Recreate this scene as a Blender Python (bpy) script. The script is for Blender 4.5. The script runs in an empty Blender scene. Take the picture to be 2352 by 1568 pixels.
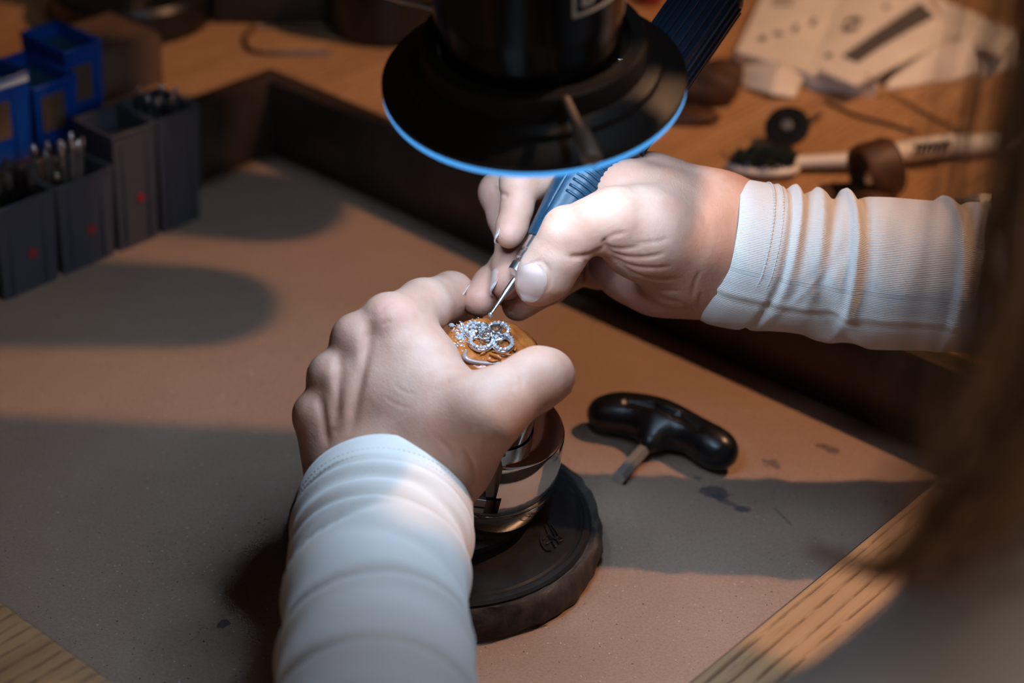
import bpy, bmesh, math, random
import numpy as np
from mathutils import Vector

# ---------------------------------------------------------------- measuring frame
# modelling is done in millimetres; M turns them into metres
M = 0.001
FPX, CX, CY = 4400.0, 1176.0, 784.0
PITCH, ROLL = math.radians(31.1), math.radians(2.7)
Fw = np.array([0, math.cos(PITCH), -math.sin(PITCH)])
U0 = np.array([0, math.sin(PITCH), math.cos(PITCH)])
R0 = np.array([1.0, 0, 0])
Rt = R0 * math.cos(ROLL) + U0 * math.sin(ROLL)
Up = U0 * math.cos(ROLL) - R0 * math.sin(ROLL)
CAM = np.array([24.9, -572.7, 437.3])

def P(u, v, d):
    """point at distance d (mm) along the lens axis seen at pixel u, v"""
    return CAM + Fw * d + Rt * (u - CX) / FPX * d - Up * (v - CY) / FPX * d

def onz(u, v, z=0.0):
    """point of the horizontal plane at height z seen at pixel u, v"""
    r = Fw + Rt * (u - CX) / FPX - Up * (v - CY) / FPX
    return CAM + r * ((z - CAM[2]) / r[2])

E1 = np.array([.7705, -.6374, 0]); E2 = np.array([.6374, .7705, 0])
BENCH_ROT = math.atan2(-.6374, .7705)
def st(s, t, z=0.0):
    """bench coordinates (along the two edges of the recess) to the world"""
    return E1 * s + E2 * t + np.array([0, 0, z])

sc = bpy.context.scene
# ---------------------------------------------------------------- camera
cd = bpy.data.cameras.new('camera'); cam = bpy.data.objects.new('camera', cd)
sc.collection.objects.link(cam); sc.camera = cam
from mathutils import Matrix
cam.matrix_world = Matrix(((Rt[0], Up[0], -Fw[0], CAM[0]*M), (Rt[1], Up[1], -Fw[1], CAM[1]*M),
                           (Rt[2], Up[2], -Fw[2], CAM[2]*M), (0, 0, 0, 1)))
cd.sensor_width = 36.0; cd.lens = FPX / 2352 * 36.0
cd.clip_start = 0.01; cd.clip_end = 30
cd.dof.use_dof = True; cd.dof.focus_distance = 0.674; cd.dof.aperture_fstop = 6.0
cd.dof.aperture_blades = 9

# ---------------------------------------------------------------- world, lamps, exposure
w = bpy.data.worlds.new('room_light'); sc.world = w; w.use_nodes = True
bg = w.node_tree.nodes['Background']
bg.inputs[0].default_value = (0.85, 0.66, 0.60, 1); bg.inputs[1].default_value = 0.020
sc.view_settings.view_transform = 'Standard'; sc.view_settings.look = 'None'
sc.view_settings.exposure = 0.12; sc.view_settings.gamma = 1.0
sc.view_settings.use_curve_mapping = False
cy = sc.cycles
cy.max_bounces = 4; cy.diffuse_bounces = 2; cy.glossy_bounces = 3; cy.transmission_bounces = 3; cy.transparent_max_bounces = 4
cy.caustics_reflective = False; cy.caustics_refractive = False
cy.use_adaptive_sampling = True; cy.adaptive_threshold = 0.08; cy.adaptive_min_samples = 12

def lamp(name, kind, loc, target, power, color, size):
    ld = bpy.data.lights.new(name, kind); o = bpy.data.objects.new(name, ld)
    sc.collection.objects.link(o)
    o.location = [c * M for c in loc]
    d = Vector(target) - Vector(loc)
    o.rotation_euler = d.to_track_quat('-Z', 'Y').to_euler()
    ld.energy = power; ld.color = color
    if kind == 'AREA':
        ld.shape = 'DISK'; ld.size = size * M
    else:
        ld.shadow_soft_size = size * M
    return o
# warm workshop lamp hanging to the right of the bench
lamp('warm_bench_lamp', 'AREA', (520, 190, 820), (0, 120, 0), 4.9, (1.0, 0.54, 0.28), 24)
# soft fill added behind the worker to brighten hair and shirt
lamp('back_fill_lamp', 'AREA', (800, -1200, 900), (150, -250, 150), 4.6, (1.0, 0.86, 0.72), 800)
# cool task light over the bench
lamp('cool_task_light', 'AREA', (115, -110, 850), (30, -10, 0), .5, (0.66, 0.80, 1.0), 130)

# ---------------------------------------------------------------- helpers
col = sc.collection
WL = {}
rnd = random.Random(7)

def tag(o, label=None, cat=None, group=None, kind=None):
    if label: o['label'] = label
    if cat: o['category'] = cat
    if group: o['group'] = group
    if kind: o['kind'] = kind
    return o

def thing(name, loc, label=None, cat=None, group=None, kind=None):
    o = bpy.data.objects.new(name, None); col.objects.link(o)
    o.empty_display_size = 0.02
    loc = np.array(loc, float); o.location = loc * M; WL[o.name] = loc
    return tag(o, label, cat, group, kind)

def mesh_data(name, verts, faces, smooth=True, sharp=None):
    me = bpy.data.meshes.new(name)
    me.from_pydata([tuple(v) for v in np.asarray(verts, float) * M], [], [tuple(int(i) for i in f) for f in faces])
    me.validate(clean_customdata=False)
    if smooth:
        me.polygons.foreach_set('use_smooth', [True] * len(me.polygons))
        if sharp:
            me.set_sharp_from_angle(angle=math.radians(sharp))
    me.update()
    return me

def mk(name, vf, mat, parent=None, smooth=True, sharp=None, uv=None):
    """one mesh object; vertices given in world millimetres"""
    verts, faces = vf[0], vf[1]
    verts = np.asarray(verts, float)
    if parent is None:
        loc = np.array([(verts[:, 0].min() + verts[:, 0].max()) / 2, (verts[:, 1].min() + verts[:, 1].max()) / 2, verts[:, 2].min()])
    else:
        loc = WL[parent.name]
    me = mesh_data(name, verts - loc, faces, smooth, sharp)
    if uv is not None:
        lay = me.uv_layers.new(name='UVMap')
        vi = np.zeros(len(me.loops), int); me.loops.foreach_get('vertex_index', vi)
        lay.data.foreach_set('uv', np.asarray(uv, float)[vi].ravel())
    o = bpy.data.objects.new(name, me); col.objects.link(o)
    if mat: me.materials.append(mat)
    WL[o.name] = loc
    if parent is None: o.location = loc * M
    else: o.parent = parent
    return o

def frame(n, hint=(0, 0, 1)):
    n = np.array(n, float); n /= np.linalg.norm(n)
    h = np.array(hint, float)
    if abs(n @ h) > 0.95: h = np.array([0, 1.0, 0])
    x = np.cross(h, n); x /= np.linalg.norm(x)
    return x, np.cross(n, x), n

def lathe(prof, c, axis=(0, 0, 1), n=64, cap0=True, cap1=True, rfun=None):
    x, y, a = frame(axis, (0, 1, 0)); c = np.array(c, float)
    V = []; F = []
    for j, (r, h) in enumerate(prof):
        for i in range(n):
            th = 2 * math.pi * i / n
            rr = r * (rfun(th, j) if rfun else 1)
            V.append(c + a * h + (x * math.cos(th) + y * math.sin(th)) * rr)
    m = len(prof)
    for j in range(m - 1):
        for i in range(n):
            k = (i + 1) % n
            F.append((j * n + i, j * n + k, (j + 1) * n + k, (j + 1) * n + i))
    if cap0: F.append(tuple(reversed(range(n))))
    if cap1: F.append(tuple(range((m - 1) * n, m * n)))
    return np.array(V), F

def catmull(pts, n=8, closed=False):
    p = [np.array(q, float) for q in pts]
    if closed: p = [p[-1]] + p + [p[0], p[1]]
    else: p = [2 * p[0] - p[1]] + p + [2 * p[-1] - p[-2]]
    out = []
    for i in range(1, len(p) - 2):
        for k in range(n):
            t = k / n
            a, b, c, d = p[i-1], p[i], p[i+1], p[i+2]
            out.append(0.5 * ((2*b) + (-a + c)*t + (2*a - 5*b + 4*c - d)*t*t + (-a + 3*b - 3*c + d)*t**3))
    if not closed: out.append(p[-2])
    return np.array(out)

def tube(path, rad, n=12, hint=(0, 0, 1), closed=False, flat=1.0):
    path = np.asarray(path, float); L = len(path)
    rad = np.full(L, rad, float) if np.isscalar(rad) else np.interp(np.linspace(0, 1, L), np.linspace(0, 1, len(rad)), rad)
    V = []; F = []
    if closed: tan = np.roll(path, -1, 0) - np.roll(path, 1, 0)
    else: tan = np.gradient(path, axis=0)
    x, y, _ = frame(tan[0], hint)
    for j in range(L):
        t = tan[j] / (np.linalg.norm(tan[j]) + 1e-9)
        x = x - t * (x @ t); x /= np.linalg.norm(x); y = np.cross(t, x)
        for i in range(n):
            th = 2 * math.pi * i / n
            V.append(path[j] + (x * math.cos(th) + y * math.sin(th) * flat) * rad[j])
    for j in range(L if closed else L - 1):
        jn = (j + 1) % L
        for i in range(n):
            k = (i + 1) % n
            F.append((j*n+i, j*n+k, jn*n+k, jn*n+i))
    if not closed:
        F.append(tuple(reversed(range(n)))); F.append(tuple(range((L-1)*n, L*n)))
    return np.array(V), F

def merge(*vfs):
    V = []; F = []; o = 0
    for v, f in vfs:
        V.append(np.asarray(v, float)); F += [tuple(int(i) + o for i in q) for q in f]; o += len(v)
    return np.concatenate(V), F

def box(c, half, ax=None, bevel=0.0, seg=2):
    """bevelled box; ax = three axis vectors"""
    bm = bmesh.new(); bmesh.ops.create_cube(bm, size=2)
    for v in bm.verts: v.co = Vector((v.co.x * half[0], v.co.y * half[1], v.co.z * half[2]))
    if bevel: bmesh.ops.bevel(bm, geom=bm.edges[:], offset=bevel, segments=seg, affect='EDGES', profile=0.6)
    bm.verts.index_update()
    V = np.array([v.co[:] for v in bm.verts]); F = [tuple(v.index for v in f.verts) for f in bm.faces]
    bm.free()
    if ax is not None: V = V @ np.array(ax, float)
    return V + np.array(c, float), F

def hexa(b, t):
    """solid from four bottom and four top corners (same order)"""
    V = np.array(list(b) + list(t), float)
    F = [(3, 2, 1, 0), (4, 5, 6, 7)] + [(i, (i+1) % 4, 4 + (i+1) % 4, 4 + i) for i in range(4)]
    return V, F

def sphere(c, r, n=10, m=6):
    V = [np.array([0, 0, 1.0])]; F = []
    for j in range(1, m):
        ph = math.pi * j / m
        for i in range(n):
            th = 2 * math.pi * i / n
            V.append(np.array([math.sin(ph)*math.cos(th), math.sin(ph)*math.sin(th), math.cos(ph)]))
    V.append(np.array([0, 0, -1.0]))
    for i in range(n): F.append((0, 1 + i, 1 + (i+1) % n))
    for j in range(m - 2):
        for i in range(n):
            a = 1 + j*n; b = a + n; k = (i+1) % n
            F.append((a+i, b+i, b+k, a+k))
    l = len(V) - 1; a = 1 + (m-2)*n
    for i in range(n): F.append((l, a + (i+1) % n, a + i))
    return np.array(V) * np.array(r) + np.array(c, float), F

def boolean(o, cutter_vf):
    me = mesh_data('cut', np.asarray(cutter_vf[0]) - WL[o.name], cutter_vf[1], False)
    b_ = bmesh.new(); b_.from_mesh(me); bmesh.ops.recalc_face_normals(b_, faces=b_.faces[:]); b_.to_mesh(me); b_.free()
    c = bpy.data.objects.new('cut', me); col.objects.link(c)
    if o.parent: c.location = o.parent.location
    else: c.location = o.location
    m = o.modifiers.new('cut', 'BOOLEAN'); m.object = c; m.operation = 'DIFFERENCE'; m.solver = 'EXACT'
    bpy.context.view_layer.update()
    dg = bpy.context.evaluated_depsgraph_get()
    new = bpy.data.meshes.new_from_object(o.evaluated_get(dg))
    o.modifiers.clear(); o.data = new
    bpy.data.objects.remove(c)

# ---------------------------------------------------------------- materials
def mat(name, color, rough=0.5, metal=0.0, **kw):
    m = bpy.data.materials.new(name); m.use_nodes = True
    b = m.node_tree.nodes['Principled BSDF']
    b.inputs['Base Color'].default_value = (*color, 1)
    b.inputs['Roughness'].default_value = rough; b.inputs['Metallic'].default_value = metal
    for k, v in kw.items(): b.inputs[k.replace('_', ' ')].default_value = v
    return m

class N:
    def __init__(s, m): s.t = m.node_tree; s.b = s.t.nodes['Principled BSDF']
    def n(s, kind, **kw):
        o = s.t.nodes.new(kind)
        for k, v in kw.items():
            if hasattr(o, k): setattr(o, k, v)
            else: o.inputs[k.replace('_', ' ')].default_value = v
        return o
    def l(s, a, b): s.t.links.new(a, b)
    def coord(s, out='Object', scale=(1, 1, 1), rot=(0, 0, 0)):
        c = s.n('ShaderNodeTexCoord'); mp = s.n('ShaderNodeMapping')
        mp.inputs['Scale'].default_value = scale; mp.inputs['Rotation'].default_value = rot
        s.l(c.outputs[out], mp.inputs['Vector']); return mp.outputs[0]
    def noise(s, vec, scale, detail=4, rough=0.6, dist=0.0):
        o = s.n('ShaderNodeTexNoise'); o.inputs['Scale'].default_value = scale
        o.inputs['Detail'].default_value = detail; o.inputs['Roughness'].default_value = rough
        o.inputs['Distortion'].default_value = dist
        s.l(vec, o.inputs['Vector']); return o.outputs['Fac']
    def ramp(s, fac, stops):
        o = s.n('ShaderNodeValToRGB'); e = o.color_ramp.elements
        while len(e) < len(stops): e.new(0.5)
        for q, (p, c) in zip(e, stops): q.position = p; q.color = (*c, 1) if len(c) == 3 else c
        s.l(fac, o.inputs[0]); return o.outputs[0]
    def mix(s, fac, a, b, blend='MIX'):
        o = s.n('ShaderNodeMix'); o.data_type = 'RGBA'; o.blend_type = blend
        for i, v in ((0, fac), (6, a), (7, b)):
            if hasattr(v, 'links'): s.l(v, o.inputs[i])
            else: o.inputs[i].default_value = v if i == 0 else (*v, 1)
        return o.outputs[2]
    def bump(s, h, strength=0.3, dist=0.001, prev=None):
        o = s.n('ShaderNodeBump'); o.inputs['Strength'].default_value = strength; o.inputs['Distance'].default_value = dist
        s.l(h, o.inputs['Height'])
        if prev is not None: s.l(prev, o.inputs['Normal'])
        return o.outputs[0]
    def math(s, op, a, b=0.0):
        o = s.n('ShaderNodeMath'); o.operation = op
        for i, v in ((0, a), (1, b)):
            if hasattr(v, 'links'): s.l(v, o.inputs[i])
            else: o.inputs[i].default_value = v
        return o.outputs[0]

def wood_mat():
    """oak: long grain along the local Y of the bench, dark pore lines"""
    m = mat('oak', (.4, .22, .1), 0.42); n = N(m)
    big = n.noise(n.coord('Object', (1, 0.035, 1)), 60, 5, .6, .6)
    pore = n.noise(n.coord('Object', (1, .045, 1)), 620, 3, .6, .2)
    wv = n.n('ShaderNodeTexWave'); wv.bands_direction = 'X'; wv.wave_profile = 'SAW'
    wv.inputs['Scale'].default_value = 62; wv.inputs['Distortion'].default_value = 5.5
    wv.inputs['Detail'].default_value = 3; wv.inputs['Detail Scale'].default_value = .55; wv.inputs['Detail Roughness'].default_value = .6
    n.l(n.coord('Object', (1, .10, 1)), wv.inputs['Vector'])
    brk = n.noise(n.coord('Object', (1, .16, 1)), 420, 3, .65)
    line = n.math('MULTIPLY', n.ramp(wv.outputs['Fac'], [(.70, (0, 0, 0)), (.93, (1, 1, 1))]), n.ramp(brk, [(.36, (0, 0, 0)), (.52, (1, 1, 1))]))
    c = n.ramp(big, [(.3, (.36, .185, .080)), (.55, (.48, .265, .125)), (.75, (.55, .32, .16))])
    c = n.mix(n.math('MULTIPLY', line, .85), c, (.12, .05, .02))
    c = n.mix(n.math('MULTIPLY', n.ramp(pore, [(.58, (0, 0, 0)), (.72, (1, 1, 1))]), .5), c, (.14, .06, .026))
    n.l(c, n.b.inputs['Base Color'])
    n.l(n.bump(n.math('SUBTRACT', 1.0, line), .5, .0006, n.bump(pore, .3, .0004)), n.b.inputs['Normal'])
    return m

def paper_mat(stain):
    m = mat('kraft_paper', (.4, .3, .22), 0.8); n = N(m)
    v = n.coord('Object')
    fib = n.noise(v, 900, 3, .7); big = n.noise(v, 9, 4, .6)
    c = n.ramp(big, [(.3, (.31, .20, .140)), (.7, (.375, .25, .178))])
    c = n.mix(n.math('MULTIPLY', n.ramp(fib, [(.35, (1, 1, 1)), (.6, (0, 0, 0))]), .42), c, (.20, .13, .095))
    sp = n.noise(v, 820, 1, .4)
    c = n.mix(n.math('MULTIPLY', n.ramp(sp, [(.735, (0, 0, 0)), (.76, (1, 1, 1))]), .8), c, (.03, .026, .03))
    sp2 = n.noise(v, 700, 1, .3)
    c = n.mix(n.math('MULTIPLY', n.ramp(sp2, [(.75, (0, 0, 0)), (.78, (1, 1, 1))]), .5), c, (.62, .56, .5))
    # dark dye stains that lie on the paper
    nz = n.noise(v, 160, 3, .6, .4); dirt = None
    for (sx, sy, rx, ry, rot, amt) in stain:
        mp = n.n('ShaderNodeMapping'); mp.vector_type = 'TEXTURE'
        mp.inputs['Location'].default_value = (sx*M, sy*M, 0); mp.inputs['Rotation'].default_value = (0, 0, rot)
        mp.inputs['Scale'].default_value = (rx*M, ry*M, 1)
        n.l(v, mp.inputs['Vector'])
        ln = n.n('ShaderNodeVectorMath'); ln.operation = 'LENGTH'; n.l(mp.outputs[0], ln.inputs[0])
        d = n.math('ADD', ln.outputs['Value'], n.math('MULTIPLY', n.math('SUBTRACT', nz, .5), 3.0))
        k = n.math('MULTIPLY', n.ramp(d, [(.75, (1, 1, 1)), (.95, (0, 0, 0))]), amt)
        c = n.mix(k, c, (.055, .05, .06))
    n.l(c, n.b.inputs['Base Color'])
    n.l(n.bump(fib, .25, .0004, n.bump(n.noise(v, 40, 2), .15, .002)), n.b.inputs['Normal'])
    return m

def skin_mat():
    m = mat('skin', (.62, .40, .31), 0.5); n = N(m)
    v = n.coord('Object')
    blot = n.noise(v, 45, 4, .6); fine = n.noise(v, 260, 4, .65)
    c = n.ramp(blot, [(.32, (.50, .245, .160)), (.55, (.58, .325, .228)), (.72, (.63, .39, .29))])
    c = n.mix(n.math('MULTIPLY', fine, .25), c, (.52, .30, .23))
    at = n.n('ShaderNodeAttribute'); at.attribute_name = 'blush'
    c = n.mix(n.math('MULTIPLY', at.outputs['Fac'], .75), c, (.62, .25, .19))
    n.l(c, n.b.inputs['Base Color'])
    n.b.inputs['Subsurface Weight'].default_value = 0.18
    n.b.inputs['Subsurface Radius'].default_value = (1.0, .35, .18)
    n.b.inputs['Subsurface Scale'].default_value = 0.0022
    n.b.inputs['Specular IOR Level'].default_value = 0.28
    vo = n.n('ShaderNodeTexVoronoi'); vo.feature = 'DISTANCE_TO_EDGE'; vo.inputs['Scale'].default_value = 950
    dv = n.n('ShaderNodeVectorMath'); dv.operation = 'ADD'
    n.l(v, dv.inputs[0]); n.l(v, vo.inputs['Vector'])
    cr = n.noise(n.coord('Object', (1, .35, 1), (0, .3, .8)), 420, 3, .6, .5)
    n.l(n.bump(vo.outputs['Distance'], .14, .0005, n.bump(cr, .24, .0006)), n.b.inputs['Normal'])
    return m

def cloth_mat(name, color, along, ribs=0.35, rough=.9):
    """fine knit: ribs along the sleeve on the upper side, smooth jersey below the seam"""
    m = mat(name, color, rough); n = N(m)
    uv = n.n('ShaderNodeTexCoord').outputs['UV']
    wv = n.n('ShaderNodeTexWave'); wv.inputs['Scale'].default_value = along; wv.bands_direction = 'Y'
    wv.inputs['Distortion'].default_value = .3
    n.l(uv, wv.inputs['Vector'])
    fz = n.noise(n.coord('Object'), 1500, 2, .7); bl = n.noise(n.coord('Object'), 40, 3)
    at = n.n('ShaderNodeAttribute'); at.attribute_name = 'ribbed'
    rib = n.math('MULTIPLY', wv.outputs['Fac'], at.outputs['Fac'])
    c = n.mix(n.math('MULTIPLY', rib, .2), color, tuple(x * .6 for x in color))
    c = n.mix(n.math('MULTIPLY', bl, .25), c, tuple(x * .85 for x in color))
    n.l(c, n.b.inputs['Base Color'])
    n.b.inputs['Sheen Weight'].default_value = 0.25
    n.l(n.bump(rib, ribs, .0005, n.bump(fz, .3, .0005)), n.b.inputs['Normal'])
    return m

def noisy(name, c0, c1, scale, rough=.5, metal=0.0, bump=.2, detail=4, **kw):
    m = mat(name, c0, rough, metal, **kw); n = N(m); v = n.coord('Object')
    f = n.noise(v, scale, detail)
    n.l(n.ramp(f, [(.35, c0), (.65, c1)]), n.b.inputs['Base Color'])
    if bump: n.l(n.bump(f, bump, .0006), n.b.inputs['Normal'])
    return m

def emit(name, color, strength):
    m = mat(name, color, .5); b = m.node_tree.nodes['Principled BSDF']
    b.inputs['Emission Color'].default_value = (*color, 1); b.inputs['Emission Strength'].default_value = strength
    return m

MAT = dict(
    wood=wood_mat(), skin=skin_mat(),
    tray=noisy('dark_tray_metal', (.042, .026, .019), (.070, .045, .034), 30, .36, .3, .1),
    chrome=mat('polished_steel', (.72, .70, .68), .07, 1.0),
    steel=mat('brushed_steel', (.74, .73, .72), .32, 1.0),
    darksteel=mat('dark_steel', (.22, .19, .17), .33, 1.0),
    screwsteel=mat('worn_screw_steel', (.52, .45, .39), .42, .8),
    black=noisy('black_plastic', (.006, .006, .007), (.010, .010, .011), 300, .32, 0, .05),
    blackmatte=noisy('black_anodised', (.010, .0095, .0095), (.014, .013, .013), 500, .5, 0, .08, Specular_IOR_Level=.3),
    blackgloss=mat('black_gloss', (.003, .003, .0045), .22, Specular_IOR_Level=.3),
    ribbody=mat('ribbed_black_plastic', (.005, .010, .018), .26),
    rubber=noisy('black_rubber', (.014, .012, .011), (.075, .054, .040), 130, .75, 0, .8),
    plate=noisy('base_plate_black', (.012, .012, .014), (.022, .021, .022), 350, .28, 0, .2),
    grip=noisy('blue_grip_rubber', (.007, .036, .066), (.011, .048, .086), 400, .36, 0, .2),
    greybin=mat('grey_plastic', (.075, .075, .09), .3, Transmission_Weight=.25, IOR=1.3),
    bluebin=mat('blue_plastic', (.004, .05, .29), .35),
    tealbin=mat('teal_plastic', (.012, .07, .11), .4),
    red=mat('red_print', (.25, .015, .015), .6),
    cardboard=noisy('cardboard', (.085, .045, .026), (.11, .06, .035), 60, .8),
    white=mat('white_plastic', (.78, .73, .67), .4),
    sheet=noisy('paper_sheet', (.72, .66, .60), (.80, .74, .68), 30, .8, 0, .05),
    ink=mat('ink_grey', (.10, .09, .09), .7),
    leather=noisy('brown_leather', (.045, .017, .008), (.10, .040, .018), 90, .55, 0, .5),
    barkwood=noisy('dark_wood_lump', (.03, .012, .006), (.10, .04, .018), 70, .7, 0, .9),
    bristle=noisy('bristles', (.008, .018, .014), (.02, .04, .03), 900, .7, 0, .6),
    dop=noisy('thermoplastic_brown', (.34, .085, .016), (.52, .155, .032), 160, .2, 0, .55),
    lip=noisy('thermoplastic_lip', (.28, .17, .13), (.42, .30, .26), 120, .15, .2, .2),
    silver=mat('silver', (.80, .80, .82), .2, 1.0),
    stone=mat('clear_stone', (.86, .89, .94), .08, .62),
    nail=None, logo=mat('white_print', (.55, .53, .52), .6),
)

# ---------------------------------------------------------------- organic surfaces
# surfaces grown from joint chains: a distance field is sampled on a grid and meshed (surface nets)
class Field:
    def __init__(s, lo, hi, h):
        s.lo = np.array(lo, float); s.h = h
        s.n = np.ceil((np.array(hi) - s.lo) / h).astype(int) + 1
        s.f = np.full(s.n, 60.0, np.float32)
    def sub(s, a, b, pad):
        i0 = np.clip(np.floor((np.array(a) - pad - s.lo) / s.h).astype(int), 0, s.n - 1)
        i1 = np.clip(np.ceil((np.array(b) + pad - s.lo) / s.h).astype(int) + 1, 1, s.n)
        ax = [s.lo[k] + s.h * np.arange(i0[k], i1[k]) for k in range(3)]
        g = np.stack(np.meshgrid(*ax, indexing='ij'), -1).astype(np.float32)
        return tuple(slice(i0[k], i1[k]) for k in range(3)), g

def smin(a, b, k):
    if k <= 0: return np.minimum(a, b)
    h = np.clip(.5 + .5 * (b - a) / k, 0, 1)
    return b * (1 - h) + a * h - k * h * (1 - h)

def d_cone(g, a, ra, b, rb):
    a = np.array(a, np.float32); ba = np.array(b, np.float32) - a
    pa = g - a; t = np.clip((pa @ ba) / (ba @ ba), 0, 1)
    return np.linalg.norm(pa - t[..., None] * ba, axis=-1) - (ra + t * (rb - ra))

def d_ell(g, c, axes, r):
    q = ((g - np.array(c, np.float32)) @ np.array(axes, np.float32).T) / np.array(r, np.float32)
    k0 = np.linalg.norm(q, axis=-1) + 1e-6; k1 = np.linalg.norm(q / np.array(r, np.float32), axis=-1) + 1e-6
    return k0 * (k0 - 1) / k1

def add_cone(F, a, ra, b, rb, k, op='add'):
    R = max(ra, rb)
    sl, g = F.sub(np.minimum(a, b) - R, np.maximum(a, b) + R, k + 4)
    if g.size == 0: return
    d = d_cone(g, a, ra, b, rb).astype(np.float32)
    if op == 'add': F.f[sl] = smin(F.f[sl], d, k)
    else: F.f[sl] = -smin(-F.f[sl], d, k)

def add_ell(F, c, axes, r, k):
    R = max(r); c = np.array(c, float)
    sl, g = F.sub(c - R, c + R, k + 4); F.f[sl] = smin(F.f[sl], d_ell(g, c, axes, r).astype(np.float32), k)

def add_chain(F, pts, k_in, k_out):
    """a finger: its own joints blend with k_in, the whole blends into the hand with k_out"""
    P_ = [np.array(p[0], float) for p in pts]; r = [p[1] for p in pts]
    lo = np.min([p - q for p, q in zip(P_, r)], 0); hi = np.max([p + q for p, q in zip(P_, r)], 0)
    sl, g = F.sub(lo, hi, k_out + 5)
    d = None
    for i in range(len(P_) - 1):
        e = d_cone(g, P_[i], r[i], P_[i+1], r[i+1]).astype(np.float32)
        d = e if d is None else smin(d, e, k_in)
    F.f[sl] = smin(F.f[sl], d, k_out)

def surface(F, relax=2):
    f = F.f; ins = f < 0
    nx, ny, nz = np.array(f.shape) - 1
    acc = np.zeros((nx, ny, nz, 3), np.float32); cnt = np.zeros((nx, ny, nz), np.float32)
    crossing = []
    for ax in range(3):
        s0 = [slice(None)]*3; s1 = [slice(None)]*3
        s0[ax] = slice(0, -1); s1[ax] = slice(1, None)
        a, b = f[tuple(s0)], f[tuple(s1)]
        cr = (a < 0) != (b < 0); idx = np.argwhere(cr)
        t = a[cr] / (a[cr] - b[cr]); p = idx.astype(np.float32); p[:, ax] += t
        crossing.append((ax, idx, ins[tuple(s0)][cr]))
        o1, o2 = [k for k in range(3) if k != ax]
        for d1 in (0, -1):
            for d2 in (0, -1):
                c = idx.copy(); c[:, o1] += d1; c[:, o2] += d2
                ok = (c >= 0).all(1) & (c[:, 0] < nx) & (c[:, 1] < ny) & (c[:, 2] < nz)
                ci = c[ok]
                np.add.at(acc, (ci[:, 0], ci[:, 1], ci[:, 2]), p[ok]); np.add.at(cnt, (ci[:, 0], ci[:, 1], ci[:, 2]), 1)
    act = cnt > 0; vid = np.full(act.shape, -1, np.int64); vid[act] = np.arange(act.sum())
    V = acc[act] / cnt[act][:, None]
    Fc = []
    for ax, idx, inside in crossing:
        o1, o2 = (ax + 1) % 3, (ax + 2) % 3
        q = []
        for d1, d2 in ((0, 0), (-1, 0), (-1, -1), (0, -1)):
            c = idx.copy(); c[:, o1] += d1; c[:, o2] += d2; q.append(c)
        ok = np.ones(len(idx), bool)
        for c in q: ok &= (c >= 0).all(1) & (c[:, 0] < nx) & (c[:, 1] < ny) & (c[:, 2] < nz)
        ids = np.stack([vid[c[ok][:, 0], c[ok][:, 1], c[ok][:, 2]] for c in q], 1)
        fl_ = ~inside[ok]; ids[fl_] = ids[fl_][:, ::-1]
        Fc.append(ids)
    Fc = np.concatenate(Fc)
    for it in range(relax):
        for lam in (.5, -.35):
            s = np.zeros_like(V); c = np.zeros(len(V), np.float32)
            for k in range(4):
                i, j = Fc[:, k], Fc[:, (k+1) % 4]
                np.add.at(s, i, V[j]); np.add.at(c, i, 1); np.add.at(s, j, V[i]); np.add.at(c, j, 1)
            V = V + lam * (s / np.maximum(c, 1)[:, None] - V)
    return F.lo + V * F.h, Fc


# ---------------------------------------------------------------- the room: floor, walls
TT = 38.0                                   # bench top height over the tray bottom
def quad(pts): return np.array(pts, float), [tuple(range(len(pts)))]
fl = mk('floor', box((0, 300, -742), (2600, 2600, 10)), noisy('floor_boards', (.05, .03, .02), (.08, .05, .03), 8, .6), smooth=False)
tag(fl, kind='structure')
wl = mk('wall_back', box((0, 1600, 500), (2600, 20, 1240)), noisy('wall_paint', (.10, .075, .055), (.12, .09, .065), 5, .9), smooth=False)
tag(wl, kind='structure')

# ---------------------------------------------------------------- workbench with a rectangular recess
S0, S1, T0, T1 = -292.6, 136.3, -154.0, 188.3
bench = thing('workbench', st(-80, 150, -732), 'oak jeweller\'s workbench top around the sunken work tray', 'workbench')
def bench_part(name, bm, m, smooth=False):
    me = bpy.data.meshes.new(name); bm.to_mesh(me); bm.free()
    o = bpy.data.objects.new(name, me); col.objects.link(o); o.parent = bench
    o.location = -WL[bench.name] * M; o.rotation_euler = (0, 0, BENCH_ROT)
    me.materials.append(m); WL[o.name] = np.zeros(3)
    if smooth:
        me.polygons.foreach_set('use_smooth', [True] * len(me.polygons)); me.set_sharp_from_angle(angle=math.radians(35))
    return o
bm = bmesh.new()
xs = [-900, S0 - 3, S1, 205]; ys = [-560, T0, T1 + 3, 900]
def curve_in(x, y): return x
g = [[bm.verts.new((x*M, y*M, TT*M)) for y in ys] for x in xs]
fs = [bm.faces.new((g[i][j], g[i+1][j], g[i+1][j+1], g[i][j+1])) for i in range(3) for j in range(3) if (i, j) != (1, 1)]
ret = bmesh.ops.extrude_face_region(bm, geom=fs)
for v in [e for e in ret['geom'] if isinstance(e, bmesh.types.BMVert)]: v.co.z -= 30 * M
bmesh.ops.recalc_face_normals(bm, faces=bm.faces[:])
ed = [e for e in bm.edges if all(abs(v.co.z - TT*M) < 1e-6 for v in e.verts) and
      ((all(abs(v.co.x - S1*M) < 1e-6 for v in e.verts) and all(T0-1 < v.co.y/M < T1+4 for v in e.verts)) or
       (all(abs(v.co.y - T0*M) < 1e-6 for v in e.verts) and all(S0-4 < v.co.x/M < S1+1 for v in e.verts)) or
       all(abs(v.co.x - 205*M) < 1e-6 for v in e.verts))]
bmesh.ops.bevel(bm, geom=ed, offset=3.5*M, segments=4, affect='EDGES', profile=.5)
bench_part('bench_top', bm, MAT['wood'], True)
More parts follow.
